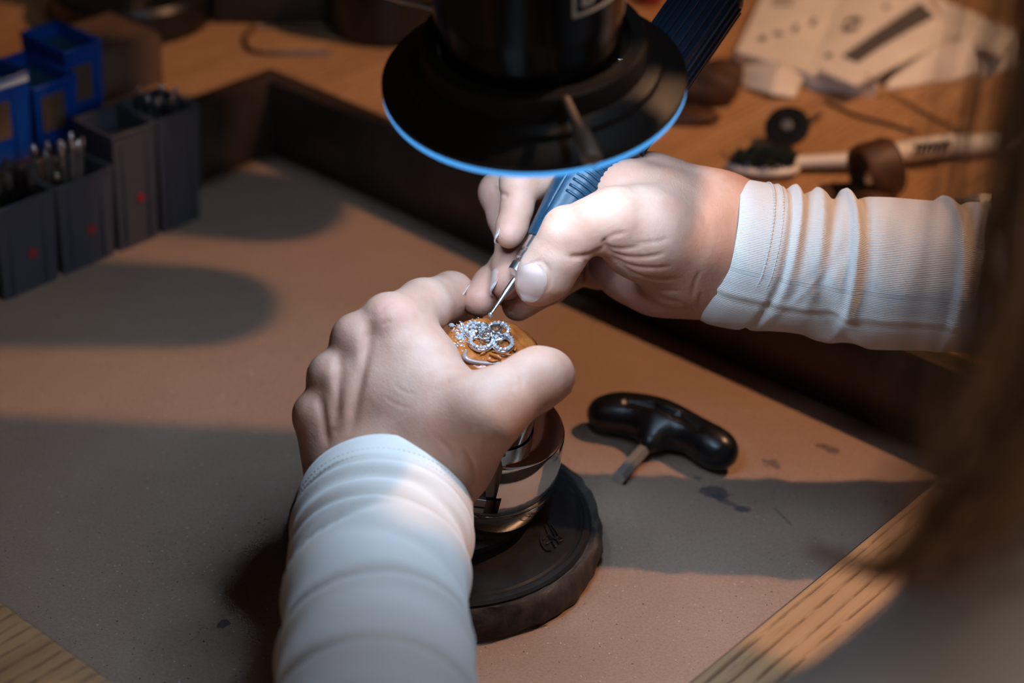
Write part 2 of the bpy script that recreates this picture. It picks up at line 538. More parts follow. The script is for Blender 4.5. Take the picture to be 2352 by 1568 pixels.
for (s, t) in ((-860, -520), (165, -520), (-860, 860), (165, 860)):
    bm = bmesh.new(); bmesh.ops.create_cube(bm, size=1)
    for v in bm.verts: v.co = Vector((s*M + v.co.x*.07, t*M + v.co.y*.07, (-362 + v.co.z*740)*M))
    bench_part('bench_leg', bm, MAT['wood'])

# ---------------------------------------------------------------- metal tray in the recess
tray = thing('work_tray', st(-78, 17, -3), 'dark brown metal tray sunk into the bench top', 'tray')
def stbox(s0, s1, t0, t1, z0, z1, bev=0.0):
    c = st((s0+s1)/2, (t0+t1)/2, (z0+z1)/2)
    return box(c, ((s1-s0)/2, (t1-t0)/2, (z1-z0)/2), (E1, E2, (0, 0, 1)), bev)
mk('tray_bottom', stbox(S0-1, S1-.5, T0+.5, T1+1, -3, -.6), MAT['tray'], tray, False)
for nm, a in (('tray_wall', (S0-2.5, S0, T0+1, T1+2.5, -.6, TT+1.5)), ('tray_wall', (S0, S1-1, T1, T1+2.5, -.6, TT+1.5)),
              ('tray_wall', (S1-2, S1-.3, T0+1, T1, -.6, TT-5)), ('tray_wall', (S0, S1-2, T0+.3, T0+2, -.6, TT-5))):
    mk(nm, stbox(*a, .4), MAT['tray'], tray, True, 30)
for a in ((S0-12, S0, T0+1, T1+12, TT+.3, TT+2.6), (S0, S1+2, T1, T1+12, TT+.3, TT+2.6)):
    mk('tray_rim', stbox(*a, 1.0), MAT['tray'], tray, True, 40)

# kraft paper lining, slightly wavy
n1, n2 = 44, 36
V = []; F = []
for i in range(n1 + 1):
    for j in range(n2 + 1):
        s = S0 + 1.5 + (S1 - S0 - 5) * i / n1; t = T0 + 3 + (T1 - T0 - 4.5) * j / n2
        z = .15 + .35 * math.sin(s*.021 + 1.3*math.sin(t*.017)) * math.sin(t*.026) ** 2 + .35
        V.append(st(s, t, z))
for i in range(n1):
    for j in range(n2):
        a = i*(n2+1)+j; F.append((a, a+n2+1, a+n2+2, a+1))
nv = len(V); V = np.array(V)
bot = V.copy(); bot[:, 2] = -.5
rim = [i*(n2+1) for i in range(n1+1)] + [n1*(n2+1)+j for j in range(1, n2+1)] + [i*(n2+1)+n2 for i in range(n1-1, -1, -1)] + [j for j in range(n2-1, 0, -1)]
F2 = F + [tuple(reversed([x+nv for x in f])) for f in F] + [(rim[(k+1) % len(rim)], rim[k], rim[k]+nv, rim[(k+1) % len(rim)]+nv) for k in range(len(rim))]
pc = st((S0+S1)/2, (T0+T1)/2)
pz = np.vstack([V, bot]); ploc = np.array([(pz[:,0].min()+pz[:,0].max())/2, (pz[:,1].min()+pz[:,1].max())/2])
stains = []
for (u, v, rx, ry, rot, amt) in ((1640, 1135, 6, 4.5, -.2, .75), (1668, 1155, 9, 2.4, -.75, .6), (1705, 1170, 3.5, 2, 0, .6),
                                 (1770, 1065, 3, 3.5, .8, .6), (1905, 1035, 5, 2.5, -.6, .7), (1795, 1185, 9, .9, -1.1, .45),
                                 (1600, 1100, 2, 2, 0, .5), (1245, 1440, 3.5, .9, .3, .7), (515, 1432, 2.6, 2, .3, .8)):
    q = onz(u, v); stains.append((q[0]-ploc[0], q[1]-ploc[1], rx, ry, rot, amt))
lin = mk('paper_lining', (pz, F2), paper_mat(stains), None)
tag(lin, 'brown kraft paper lining the bottom of the tray', 'paper')

# ---------------------------------------------------------------- ball vise
BV = np.array([3.4, 2.0, 0.7])
vise = thing('ball_vise', BV, 'chrome engraving ball vise on a round black rubber base', 'vise')
def ragged(th, j): return 1 + .006*math.sin(th*9+j) + .005*math.sin(th*23+2*j) + .004*math.sin(th*41)
mk('rubber_pad', lathe([(55, 0), (57.8, 1), (58.5, 5), (58.2, 10), (57.3, 13.5), (56.5, 14.2), (55, 13.4), (54.5, 12.6), (40, 12.5)], BV, n=160, rfun=ragged), MAT['rubber'], vise, True, 50)
plate = mk('base_plate', lathe([(54, 11), (54, 13.6), (53.2, 14.6), (51.5, 14.8), (50.8, 14.1), (49.8, 14.1), (49, 14.7), (40, 15.2), (31, 16), (29.5, 16.2), (29, 18.2), (26.5, 19.6), (26, 17.5), (20, 17)], BV, n=128), MAT['plate'], vise, True, 28)
# raised monogram emblem on the plate
def onplate(u, v): return onz(u, v, BV[2] + 15.6)
emb = []
for pl in (((1242, 1225), (1241, 1240), (1246, 1254), (1256, 1263), (1268, 1262)), ((1250, 1205), (1262, 1232), (1277, 1256)),
           ((1258, 1199), (1270, 1222), (1285, 1248)), ((1264, 1205), (1276, 1218), (1282, 1232), (1272, 1236), (1262, 1228)),
           ((1248, 1240), (1258, 1228), (1266, 1240), (1254, 1250)), ((1280, 1228), (1294, 1238), (1284, 1243))):
    emb.append(tube(catmull([onplate(*q) for q in pl], 6), .26, 6))
mk('emblem', merge(*emb), MAT['plate'], plate)
AX = np.array([.17, -.02, 1.0]); AX /= np.linalg.norm(AX)
VC = np.array([9.2, 3.0, 20.0])
def vl(prof, **k): return lathe([(r, h) for r, h in prof], VC, AX, **k)
lower = mk('lower_ball', vl([(15, -4.5), (20, -2), (25.5, 3), (29.2, 9), (30.9, 15), (31.0, 17.0), (30.4, 17.5), (28, 17.6)], n=128), MAT['chrome'], vise, True, 40)
body = mk('vise_body', vl([(26, 17.4), (30.6, 18.0), (31.2, 18.5), (31.6, 24), (31.3, 31), (30.3, 38.2), (29.9, 38.9), (29.2, 39.0), (19, 37.5), (18.6, 36), (10, 36)], n=128), MAT['chrome'], vise, True, 30)
# T-slot cut into the front
xa, ya, aa = frame(AX, (0, 1, 0))
d = np.array([.12, -.99, 0]); d = d - AX * (d @ AX); d /= np.linalg.norm(d); sd = np.cross(AX, d)
if sd[0] < 0: sd = -sd
boolean(body, box(VC + d*28 + AX*33 + sd*-7.2, (12, 12, 13), (sd, d, AX)))
boolean(body, box(VC + d*28 + AX*23.2 + sd*-5.2, (12, 12, 3.6), (sd, d, AX)))
body.data.materials.clear(); body.data.materials.append(MAT['chrome'])
mk('slot_insert', merge(box(VC + d*18 + AX*29 + sd*-6, (13, 4.5, 9.0), (sd, d, AX), .5), box(VC + d*25 + AX*21.3 + sd*-6.5, (9, 3, 1.6), (sd, d, AX), .3)), MAT['darksteel'], vise, False)
mk('clamp_screw', merge(lathe([(2.6, 0), (2.6, 5), (2.0, 5.6)], P(1066, 1222, 672), P(1060, 1235, 640) - P(1066, 1222, 672), n=20)), MAT['steel'], vise, True, 30)
mk('collar', vl([(18.4, 37), (18.4, 46), (17.8, 47), (14, 47.4), (12.5, 50), (12.5, 56)], n=96), MAT['chrome'], vise, True, 30)
# holder cup under the thermoplastic
DC = np.array([17.6, 2.0, 90.0])
DN = np.array([.06, -.06, 1.0]); DN /= np.linalg.norm(DN)
mk('holder_cup', lathe([(9, -15), (13.5, -14), (15.6, -12), (16.2, -8), (16.4, -4.6), (15.2, -4.4)], DC, DN, n=72), MAT['chrome'], vise, True, 30)

# thermoplastic puck that carries the jewel
x, y, _ = frame(DN, (0, 1, 0))
V = []; F = []; nr, na = 22, 96
def hgt(r, th):
    px_, py_ = r*math.cos(th), r*math.sin(th)
    h = .32*math.sin(px_*.9+1)*math.sin(py_*.7) + .22*math.sin(px_*2.1+py_*1.3) + .12*math.sin(py_*3.3-px_*1.1)
    h += 1.0*math.exp(-((px_ + .5)**2 + (py_ - 1)**2) / 60)
    return h * min(1, (16.8 - r) / 3)
for k in range(nr + 1):
    r = 16.4 * k / nr if k else 0.001
    for i in range(na):
        th = 2*math.pi*i/na; e = 1 + .012*math.sin(3*th+1) + .008*math.sin(7*th)
        drop = -1.6 * max(0, (r - 13.8) / 2.6) ** 2.2
        V.append(DC + (x*math.cos(th) + y*math.sin(th)) * r * e + DN * (hgt(r, th) + drop))
for (r, h) in ((16.7, -2.6), (16.6, -4.2), (14.5, -4.8), (.001, -4.8)):
    for i in range(na):
        th = 2*math.pi*i/na; e = 1 + .012*math.sin(3*th+1) + .008*math.sin(7*th)
        V.append(DC + (x*math.cos(th) + y*math.sin(th)) * r * e + DN * h)
for j in range(nr + 4):
    for i in range(na):
        k = (i+1) % na; F.append((j*na+i, j*na+k, (j+1)*na+k, (j+1)*na+i))
puck = thing('thermoplastic_puck', DC - DN*4.8, 'glossy orange brown setting compound puck clamped in the vise', 'setting compound')
mk('puck_body', (V, F), MAT['dop'], puck)
lipz = [(1072, 806, 91), (1067, 813, 91), (1070, 823, 90.4), (1082, 830, 89.8), (1105, 834, 89.4), (1140, 835.5, 89.2), (1172, 835, 89.2)]
mk('smeared_lip', tube(catmull([onz(u, v, z) for u, v, z in lipz], 8), [.5, .9, 1.1, 1.1, 1.0, .9, .6], 10), MAT['lip'], puck)
for (pl, r) in ((((1095, 806), (1112, 808), (1104, 814)), .7), (((1124, 812), (1142, 818), (1152, 824)), .8), (((1118, 826), (1132, 829), (1144, 827)), .5),
                (((1130, 806), (1158, 812), (1176, 816)), .6), (((1186, 795), (1182, 805)), .6), (((1078, 797), (1090, 800)), .6)):
    mk('compound_ridge', tube(catmull([onz(u, v, 90.6) for u, v in pl], 6), [r*.5, r, r*.4], 8), MAT['dop'], puck)

# silver four-lobed jewel set with small stones
JZ = 92.4
def jz(xz, yz, z=JZ): return onz(1000 + xz/6.918, 680 + yz/6.918, z)
JC = jz(860, 620, JZ)
jewel = thing('jewel_setting', JC - np.array([0, 0, 1.6]), 'silver four-lobed jewel with pave stones and four empty oval settings', 'jewellery')
lobes = []
for (lx, ly, rx, ry) in ((625, 520, 135, 105), (1000, 535, 160, 118), (735, 700, 180, 118), (1075, 730, 150, 118)):
    c = jz(lx, ly); ex = jz(lx + rx, ly) - c; ey = jz(lx, ly + ry) - c
    lobes.append((c, ex, ey))
JN = np.array([0, 0, 1.0])
inside = lambda p, k: np.linalg.norm(np.linalg.lstsq(np.stack([lobes[k][1][:2], lobes[k][2][:2]], 1), (p - lobes[k][0])[:2], rcond=None)[0])
rails = []
for k, (c, ex, ey) in enumerate(lobes):
    ring = [c + ex*math.cos(a)*.98 + ey*math.sin(a)*.98 - JN*1.1 for a in np.linspace(0, 2*math.pi, 40, endpoint=False)]
    rails.append(tube(ring, .75, 8, closed=True))
mk('lobe_frame', merge(*rails), MAT['silver'], jewel)
bead_v, bead_f = sphere((0, 0, 0), .74, 7, 4)
bead_me = mesh_data('stone', bead_v, bead_f, False); bead_me.materials.append(MAT['stone'])
prong_me = mesh_data('prong', *sphere((0, 0, 0), .2, 6, 4), True); prong_me.materials.append(MAT['silver'])
for k, (c, ex, ey) in enumerate(lobes):
    L = 0; last = None; cnt = 0
    for a in np.linspace(0, 2*math.pi, 400):
        p = c + ex*math.cos(a)*.98 + ey*math.sin(a)*.98
        if min(inside(p, q) for q in range(4) if q != k) < .93: last = None; continue
        if last is not None and np.linalg.norm(p - last) < 1.42: continue
        last = p
        for nm, me, off in (('stone', bead_me, np.array([0, 0, .05])), ('prong', prong_me, (p - c)/np.linalg.norm(p - c)*.8 + np.array([.1, 0, .35]))):
            o = bpy.data.objects.new(nm, me); col.objects.link(o); o.parent = jewel
            o.location = (p + off - WL[jewel.name]) * M
            o.rotation_euler = (rnd.random()*.5, rnd.random()*.5, rnd.random()*6)
# tightly pave-set left lobe interior
for (sx, sy) in ((560, 500), (600, 470), (640, 500), (590, 545), (640, 560), (600, 590), (560, 570), (650, 440)):
    o = bpy.data.objects.new('stone', bead_me); col.objects.link(o); o.parent = jewel
    o.location = (jz(sx, sy) - WL[jewel.name]) * M; o.rotation_euler = (rnd.random(), rnd.random(), rnd.random()*6)
for (bx, by, rx, ry) in ((755, 478, 86, 62), (968, 500, 90, 66), (790, 612, 88, 62), (1005, 640, 84, 58)):
    c = jz(bx, by, JZ + 1.1); ex = jz(bx+rx, by, JZ+1.1) - c; ey = jz(bx, by+ry, JZ+1.1) - c
    V = []; F = []; n = 40
    cen = jz(880, 560, JZ + 1.1)
    for (k, h) in ((1.0, -2.0), (1.02, -.2), (1.0, .12), (.95, .18), (.88, .1), (.84, -.3), (.82, -2.0)):
        for i in range(n):
            a = 2*math.pi*i/n
            p = c + ex*math.cos(a)*k + ey*math.sin(a)*k
            pull = max(0, ((p-c) @ (cen-c)) / (np.linalg.norm(cen-c)**2)) ** 3 * .25
            V.append(p + (cen - c)*pull + JN*h)
    for j in range(6):
        for i in range(n):
            q = (i+1) % n; F.append((j*n+i, j*n+q, (j+1)*n+q, (j+1)*n+i))
    mk('bezel', (V, F), MAT['silver'], jewel, True, 40)
mk('stem', merge(tube([jz(880, 470, JZ+1.3), jz(885, 560, JZ+1.5), jz(890, 640, JZ+1.2)], [.35, .6, .35], 8),
                 tube([jz(800, 545, JZ+1.3), jz(885, 560, JZ+1.4), jz(980, 570, JZ+1.3)], .4, 8)), MAT['silver'], jewel)

# metal filings strewn over the left of the puck
fv = []
for k in range(420):
    if rnd.random() < .72: a, b = rnd.gauss(410, 55), rnd.gauss(600, 95)
    elif rnd.random() < .5: a, b = rnd.gauss(235, 25), rnd.gauss(455, 25)
    else: a, b = rnd.uniform(300, 1320), rnd.uniform(330, 1000)
    p = onz(1000+a/6.918, 680+b/6.918, 91.0)
    if np.linalg.norm((p-DC)[:2]) > 15.4: continue
    rel = p - DC; th = math.atan2(rel @ y, rel @ x); r = np.linalg.norm(rel[:2])
    p = DC + x*(rel @ x) + y*(rel @ y) + DN*(hgt(r, th) + .15)
    s = rnd.uniform(.12, .30)
    fv.append(box(p, (s, s*rnd.uniform(.5, 1), s*.5), frame((rnd.gauss(0, 1), rnd.gauss(0, 1), rnd.gauss(0, 1)+.1))))
tag(mk('metal_filings', merge(*fv), mat('bright_filings', (.80, .80, .82), .3, .6), None, False), 'bright metal filings strewn on the brown setting compound', 'filings', kind='stuff')
mk('loose_stone', sphere(onz(1037, 747, 90.6), (1.2, 1.0, .8), 9, 5), MAT['stone'], None, False)
tag(bpy.data.objects['loose_stone'], 'small clear stone pressed into the left side of the puck', 'stone')

# ---------------------------------------------------------------- handpiece (rotary tool)
HT = P(1127, 722, 676); HE = P(1576, 76, 706)
HA = (HE - HT) / np.linalg.norm(HE - HT)
hp = thing('rotary_handpiece', HT, 'blue gripped rotary handpiece with ribbed black body and ball bur', 'handpiece')
def hl(prof, **k): return lathe(prof, HT, HA, **k)
mk('bur', merge(sphere(HT, .95, 12, 8), hl([(.45, .6), (.5, 3), (.9, 8), (1.15, 10), (1.2, 19)], n=20)), MAT['steel'], hp, True, 40)
mk('collet', hl([(1.2, 15.5), (2.6, 15.9), (3.6, 17.2), (4.3, 17.6), (4.45, 20.8), (4.1, 21.3), (3.6, 21.6), (3.6, 22.6), (4.3, 23), (4.4, 25.5), (4.0, 25.9), (4.0, 26.5), (4.7, 27), (4.8, 30.8), (5.0, 31.4), (5.1, 32.2)], n=24), MAT['steel'], hp, True, 25)
grip = mk('grip', hl([(4.9, 31.8), (5.6, 32.2), (6.2, 34), (7.2, 40), (8.6, 48), (9.7, 56), (10.2, 64), (10.2, 72), (10.6, 76)], n=64), MAT['grip'], hp, True, 40)
xh, yh, _ = frame(HA, (0, 1, 0))
# panel of small raised ribs on the grip
for k in range(9):
    h = 51 + k*2.4; r = np.interp(h, [48, 56, 64, 80], [8.6, 9.7, 10.2, 10.4])
    pts = []
    for a in np.linspace(-.62, .62, 9):
        base = (-Fw*.92 + Rt*.36 + Up*.05); base = base - HA*(base @ HA); base /= np.linalg.norm(base); sdv = np.cross(HA, base)
        pts.append(HT + HA*h + (base*math.cos(a) + sdv*math.sin(a)) * (r + .1))
    mk('grip_rib', tube(pts, .55, 6), MAT['grip'], grip)
base = (-Fw*.75 - Rt*.55 + Up*.2); base = base - HA*(base @ HA); base /= np.linalg.norm(base)
mk('grip_ridge', tube([HT + HA*h + base*(r+.05) for h, r in ((38, 6.9), (44, 7.9), (52, 9.1), (60, 9.95), (68, 10.2))], [.2, .7, .8, .7, .2], 8), MAT['grip'], grip)
mk('handle_body', hl([(10.4, 75.5), (11.6, 76.5), (12.0, 80), (12.2, 150), (11.4, 152), (9.0, 154), (7, 158), (5, 178), (4, 180)], n=64), MAT['ribbody'], hp, True, 30)
rib_par = bpy.data.objects['handle_body']
for k in range(26):
    a = 2*math.pi*k/26
    dd = xh*math.cos(a) + yh*math.sin(a); ss = np.cross(HA, dd)
    mk('body_rib', box(HT + HA*114 + dd*12.3, (.55, 34, .55), (ss, HA, dd), .2, 1), MAT['ribbody'], rib_par, False)

# ---------------------------------------------------------------- microscope with ring light
# axis of the optics: leaning towards the worker
mn = Up*.742 - Fw*.668 + Rt*(-.03); mn /= np.linalg.norm(mn)
MC = P(1227, 193, 598)
pxm = FPX / 598.0
RO = 350 / pxm
stand_foot = onz(305, 42, TT)
mic = thing('stereo_microscope', np.array([stand_foot[0], stand_foot[1], TT]), 'black stereo microscope with ring light above the vise', 'microscope')
def ml(prof, c=MC, ax=mn, **k): return lathe(prof, c, ax, **k)
house = mk('ring_housing', ml([(RO-1.2, .9), (RO-.2, 1.2), (RO, 1.8), (RO, 3.2), (RO-.6, 3.8), (RO-7.6, 6.6), (RO-8.2, 8.6), (RO-9.5, 9.3), (RO-12.2, 10.2), (RO-12.8, 17.5), (RO-13.4, 18.2), (RO-17.6, 18.2), (RO-18.0, 17.4), (RO-18.0, 2), (RO-17, .9), (RO-1.2, .9)], n=160, cap0=False, cap1=False), MAT['blackmatte'], mic, True, 28)
rim_m = emit('ring_light_diffuser', (.075, .36, .84), 1.0)
mk('diffuser_rim', ml([(RO-5, -1.3), (RO-1.6, -1.4), (RO-.5, -.9), (RO-.1, 0), (RO-.5, .8), (RO-1.2, 1.0), (RO-5, .9)], n=160, cap0=False, cap1=False), rim_m, mic)
led_m = emit('ring_light_leds', (.50, .72, 1.0), 40.0)
mk('led_panel', ml([(RO-5.0, -1.25), (RO-16.5, -1.25)], n=96, cap0=False, cap1=False), led_m, mic)
mk('led_carrier', ml([(RO-16.5, -1.2), (RO-17.6, .9), (RO-5, .9), (RO-5, -1.2)], n=96, cap0=False, cap1=False), MAT['blackmatte'], mic)
xb = Rt - mn*(Rt @ mn); xb /= np.linalg.norm(xb); yb = np.cross(mn, xb)
if yb @ Fw > 0: yb = -yb                                        # towards the worker
BC = MC + yb*.9 - xb*.9
barrel = mk('objective_barrel', ml([(10, 4.5), (24.0, 4.6), (26.4, 6.0), (27.6, 12), (28.2, 21), (28.3, 25.5), (29.3, 31), (29.6, 34), (29.6, 110), (33, 114), (33, 170), (20, 175)], BC, n=128), MAT['blackgloss'], mic, True, 28)
mk('objective_glass', ml([(1, 4.0), (20, 4.0), (22, 4.3)], BC, n=48, cap1=False), mat('coated_glass', (.02, .03, .06), .03, 0, Transmission_Weight=.6), mic)
mk('set_screw_head', sphere(P(1284, 188, 578), 1.0, 10, 6), MAT['darksteel'], mic)
# clamping screw of the ring light
SA = P(1302, 234, 561); SB = P(1362, 366, 538)
sd_ = (SB - SA); sl = np.linalg.norm(sd_); sd_ = sd_/sl
def knurl(th, j): return 1 + (.05*math.cos(th*10) if j >= 3 else 0)
mk('clamp_screw', lathe([(1.35, -6), (1.35, 0), (1.5, sl*.45), (2.1, sl*.52), (2.5, sl*.6), (2.75, sl*.97), (2.3, sl), (1.3, sl+.1), (1.2, sl-.6)], SA, sd_, n=40, rfun=knurl), MAT['screwsteel'], mic, True, 40)
# printed badge on the barrel: frame and letters follow the barrel
xb = Rt - mn*(Rt @ mn); xb /= np.linalg.norm(xb); yb = np.cross(mn, xb)
if yb @ Fw > 0: yb = -yb
def onbar(a, h, r=29.75): return BC + mn*h + (xb*math.sin(a) + yb*math.cos(a)) * r
def strip(pts, wd):
    V = []; F = []
    pts = [np.array(p, float) for p in pts]
    for i, p in enumerate(pts):
        t = pts[min(i+1, len(pts)-1)] - pts[max(i-1, 0)]; t /= np.linalg.norm(t); nn = np.array([-t[1], t[0]])
        for sg in (-1, 1):
            q = p + nn*wd/2*sg
            V.append(onbar(q[0]/29.75, q[1])); V.append(onbar(q[0]/29.75, q[1], 29.45))
    m = len(pts)
    for i in range(m-1):
        a = 4*i; b = a+4
        F += [(a, b, b+2, a+2), (a+1, a+3, b+3, b+1), (a, a+1, b+1, b), (a+2, b+2, b+3, a+3)]
    return V, F
a0, a1, h0, h1 = 13.6, 44.0, 41.6, 55.2
seg = lambda p, q, n=14: [np.array(p)*(1-t)+np.array(q)*t for t in np.linspace(0, 1, n)]
badge = [strip(seg((a0, h0), (a1, h0)), 1.15), strip(seg((a0, h0-.5), (a0, h1)), 1.15), strip(seg((a0, h1), (a1, h1)), 1.15), strip(seg((a1, h0), (a1, h1)), 1.15)]
b0 = h0 + 2.6; bt = h1 - 2.8
badge += [strip(seg((a0+3.2, b0), (a0+3.2, bt)), 1.6), strip([(a0+3.2, b0+.3), (a0+6, b0+.5), (a0+8, b0+2.4), (a0+8.4, (b0+bt)/2), (a0+8, bt-2.4), (a0+6, bt-.5), (a0+3.2, bt-.3)], 1.5)]
badge += [strip(seg((a0+12, b0), (a0+12, bt)), 1.6), strip([(a0+12, bt-.4), (a0+15, bt-.6), (a0+16.2, bt-2.2), (a0+15, bt-4), (a0+12, bt-4.2)], 1.4), strip(seg((a0+13.4, bt-4.2), (a0+17, b0)), 1.6)]
mk('badge', merge(*badge), MAT['logo'], barrel, False)
mk('lever_rod', tube([P(840, -26, 590), P(925, 2, 583), P(1016, 23, 577)], 1.0, 10), MAT['steel'], mic)
# stand: round foot, column, added shadow-casting boom and blocks, upper body outside the frame
mk('stand_foot', lathe([(40, 0), (43, 2), (43, 17), (41, 20), (22, 22), (20, 26), (14, 28)], [stand_foot[0], stand_foot[1], TT], n=80), MAT['black'], mic, True, 30)
mk('stand_column', lathe([(9, 20), (9, 380)], [stand_foot[0], stand_foot[1], TT], n=32), MAT['darksteel'], mic, True, 40)
TOPC = BC + mn*150
BP = np.array([95., 220., 405.]); CT = np.array([stand_foot[0], stand_foot[1], TT+368])
mk('shadow_boom', tube(catmull([TOPC + mn*8, BP, CT], 8), 12, 20), MAT['black'], mic)  # unseen boom, added and routed for the shadow it throws
for c_ in ((86, 176), (100, 243)):                                # unseen cylinders added under the boom to cast rounded shadows on the tray
    mk('shadow_cylinder', lathe([(18, 0), (24, 5), (25, 12), (25, 150), (22, 156)], [c_[0], c_[1], 255], n=48), MAT['black'], mic, True, 40)
mk('optics_head', box(BC + mn*190 - np.cross(mn, xb)*6, (34, 40, 26), (xb, yb, mn), 8, 3), MAT['black'], mic)
mk('shadow_block', box((112, 72, 334), (76, 44, 48), None, 10, 3), MAT['black'], mic, True, 40)  # unseen box, added to shade the left of the tray and the left arm
mk('camera_module', lathe([(22, 0), (22, 30), (18, 34), (18, 60), (15, 63)], BC + mn*214, mn, n=40), MAT['black'], mic, True, 40)

# ---------------------------------------------------------------- T-handle key
TH = thing('t_handle_key', onz(1520, 985, .8), 'black T-handled hex key lying on the paper', 'hex key')
pts = [onz(1388, 950, 9.2), onz(1435, 950, 9.6), onz(1500, 960, 9.8), onz(1570, 987, 9.8), onz(1622, 1017, 9.6), onz(1654, 1036, 9.2)]
pth = catmull(pts, 4)
FT = Field(np.min(pts, 0) - [16, 42, 12], np.max(pts, 0) + [16, 16, 14], .9)
rr_ = np.interp(np.linspace(0, 1, len(pth)), np.linspace(0, 1, 7), [7.2, 8.2, 8.4, 7.9, 7.4, 7.8, 7.4])
for k in range(len(pth)-1): add_cone(FT, pth[k], rr_[k], pth[k+1], rr_[k+1], 2)
add_cone(FT, onz(1512, 985, 9), 7.6, onz(1492, 1016, 7.2), 4.6, 9)
gz = [onz(1440, 922, 18.0), onz(1500, 932, 18.2), onz(1560, 954, 18.0), onz(1608, 984, 17.2)]
for k in range(3): add_cone(FT, gz[k], 1.3, gz[k+1], 1.3, 1.2, 'cut')
add_cone(FT, onz(1646, 1012, 17.2), 1.6, onz(1656, 1018, 17), 1.6, .8, 'cut')
FT.f = np.maximum(FT.f, (.9 - (FT.lo[2] + FT.h*np.arange(FT.n[2]))).astype(np.float32)[None, None, :])
mk('handle', surface(FT, 3), MAT['black'], TH)
mk('hex_shaft', tube([onz(1496, 1012, 6), onz(1420, 1098, 3.6)], [2.9, 2.9], 6), mat('shaft_steel', (.62, .56, .50), .28, .7), TH, False)

# ---------------------------------------------------------------- grey bins with burs along the tray wall
def open_bin(name, s0, s1, t0, t1, z0, z1, m, label, cat, group, taper=1.6, wall=1.4, front=None):
    """open box; s1 is the front. front = lower height of the front wall"""
    zf = z1 if front is None else front
    e = thing(name, st((s0+s1)/2, (t0+t1)/2, z0), label, cat, group)
    b = [st(s0+taper, t0+taper, z0), st(s1-taper, t0+taper, z0), st(s1-taper, t1-taper, z0), st(s0+taper, t1-taper, z0)]
    tp = [st(s0, t0, z1), st(s1, t0, zf), st(s1, t1, zf), st(s0, t1, z1)]
    wi = wall
    bi = [st(s0+taper+wi, t0+taper+wi, z0+1.5), st(s1-taper-wi, t0+taper+wi, z0+1.5), st(s1-taper-wi, t1-taper-wi, z0+1.5), st(s0+taper+wi, t1-taper-wi, z0+1.5)]
    ti = [st(s0+wi, t0+wi, z1), st(s1-wi, t0+wi, zf), st(s1-wi, t1-wi, zf), st(s0+wi, t1-wi, z1)]
    V = b + tp + bi + ti
    F = [(3, 2, 1, 0), (8, 9, 10, 11)]
    for i in range(4):
        k = (i+1) % 4
        F += [(i, k, 4+k, 4+i), (8+k, 8+i, 12+i, 12+k), (4+i, 4+k, 12+k, 12+i)]
    mk('bin_body', (V, F), m, e, False)
    rp = [(p + np.array([0, 0, .2])) for p in tp]
    mk('bin_rim', tube(np.array([q for i in range(4) for q in (rp[i]*.98+rp[(i+1) % 4]*.02, rp[i]*.02+rp[(i+1) % 4]*.98)]), .9, 8, closed=True), m, e)
    tm = (t0+t1)/2; zc = (z0+zf)/2
    for q in (-.28, .28):                                   # moulded ribs on the front
        mk('front_rib', box(st(s1-taper*.5+.4, tm+q*(t1-t0), zc), (.5, .8, (zf-z0)*.45), (E1, E2, (0, 0, 1)), .2, 1), m, e, False)
    return e, (s0, s1, t0, t1, z0, z1)
bins = [(88.2, 113.8, 60, 'grey plastic bin holding burs, nearest the tray corner'),
        (62.0, 87.4, 60, 'tall grey plastic bin, second from the tray corner'),
        (29.4, 61.2, 46, 'low grey plastic bin full of bright steel burs'),
        (-3.6, 28.6, 46, 'low grey plastic bin with dark contents, left of the bright burs'),
        (-36.6, -4.4, 46, 'low grey plastic bin cut by the left frame edge')]
for i, (t0, t1, hh, lb) in enumerate(bins):
    e, bb = open_bin('storage_bin', -288, -259.6, t0, t1, .9, hh, MAT['greybin'], lb, 'bin', 'grey bins along the tray wall')
    tm = (t0+t1)/2
    if i in (1, 2, 3): mk('red_mark', lathe([(2.3, 0), (2.3, .4)], st(-260.4, tm+2, hh*.42), E1, n=14), MAT['red'], e, False)
    if i == 1: mk('compartment_wall', stbox(-275, -273.8, t0+2, t1-2, 3, 54), MAT['greybin'], e, False)
def bur(p, tilt, L, hd, label, group):
    ax = np.array([tilt[0], tilt[1], 1.0]); ax /= np.linalg.norm(ax)
    e = thing('steel_bur', p, label, 'bur', group)
    mk('shank', lathe([(1.15, 0), (1.15, L*.72), (.7, L*.8), (.7, L*.9)], p, ax, n=10), MAT['steel'], e, True, 40)
    mk('bur_head', lathe([(.5, L*.88), (hd, L*.91), (hd, L*.97), (hd*.5, L)], p, ax, n=10), MAT['steel'], e, True, 40)
for k in range(16):
    bur(st(rnd.uniform(-283, -265), rnd.uniform(34, 57), 3.2), (rnd.uniform(-.10, .10), rnd.uniform(-.12, .12)), rnd.uniform(47, 58), rnd.uniform(.9, 1.7),
        'steel bur standing in the low grey bin', 'burs in the low bin')
for k in range(9):
    bur(st(rnd.uniform(-283, -265), rnd.uniform(93, 109), 3.2), (rnd.uniform(-.06, .06), rnd.uniform(-.06, .06)), rnd.uniform(58, 66), rnd.uniform(.9, 1.6),
        'steel bur standing in the corner grey bin', 'burs in the corner bin')
for k in range(14):
    p = st(rnd.uniform(-283, -265), rnd.uniform(1, 24), 3.2)
    e = thing('black_mandrel', p, 'dark mandrel standing in the dark filled low bin', 'mandrel', 'mandrels in the dark bin')
    ax = np.array([rnd.uniform(-.08, .08), rnd.uniform(-.1, .1), 1]); L = rnd.uniform(46, 56)
    mk('shank', lathe([(1.1, 0), (1.1, L*.85)], p, ax, n=8), MAT['darksteel'], e, True, 40)
    mk('tip', lathe([(1.6, L*.84), (2.6, L*.88), (2.6, L*.97), (1.2, L)], p, ax, n=10), MAT['rubber'], e, True, 40)

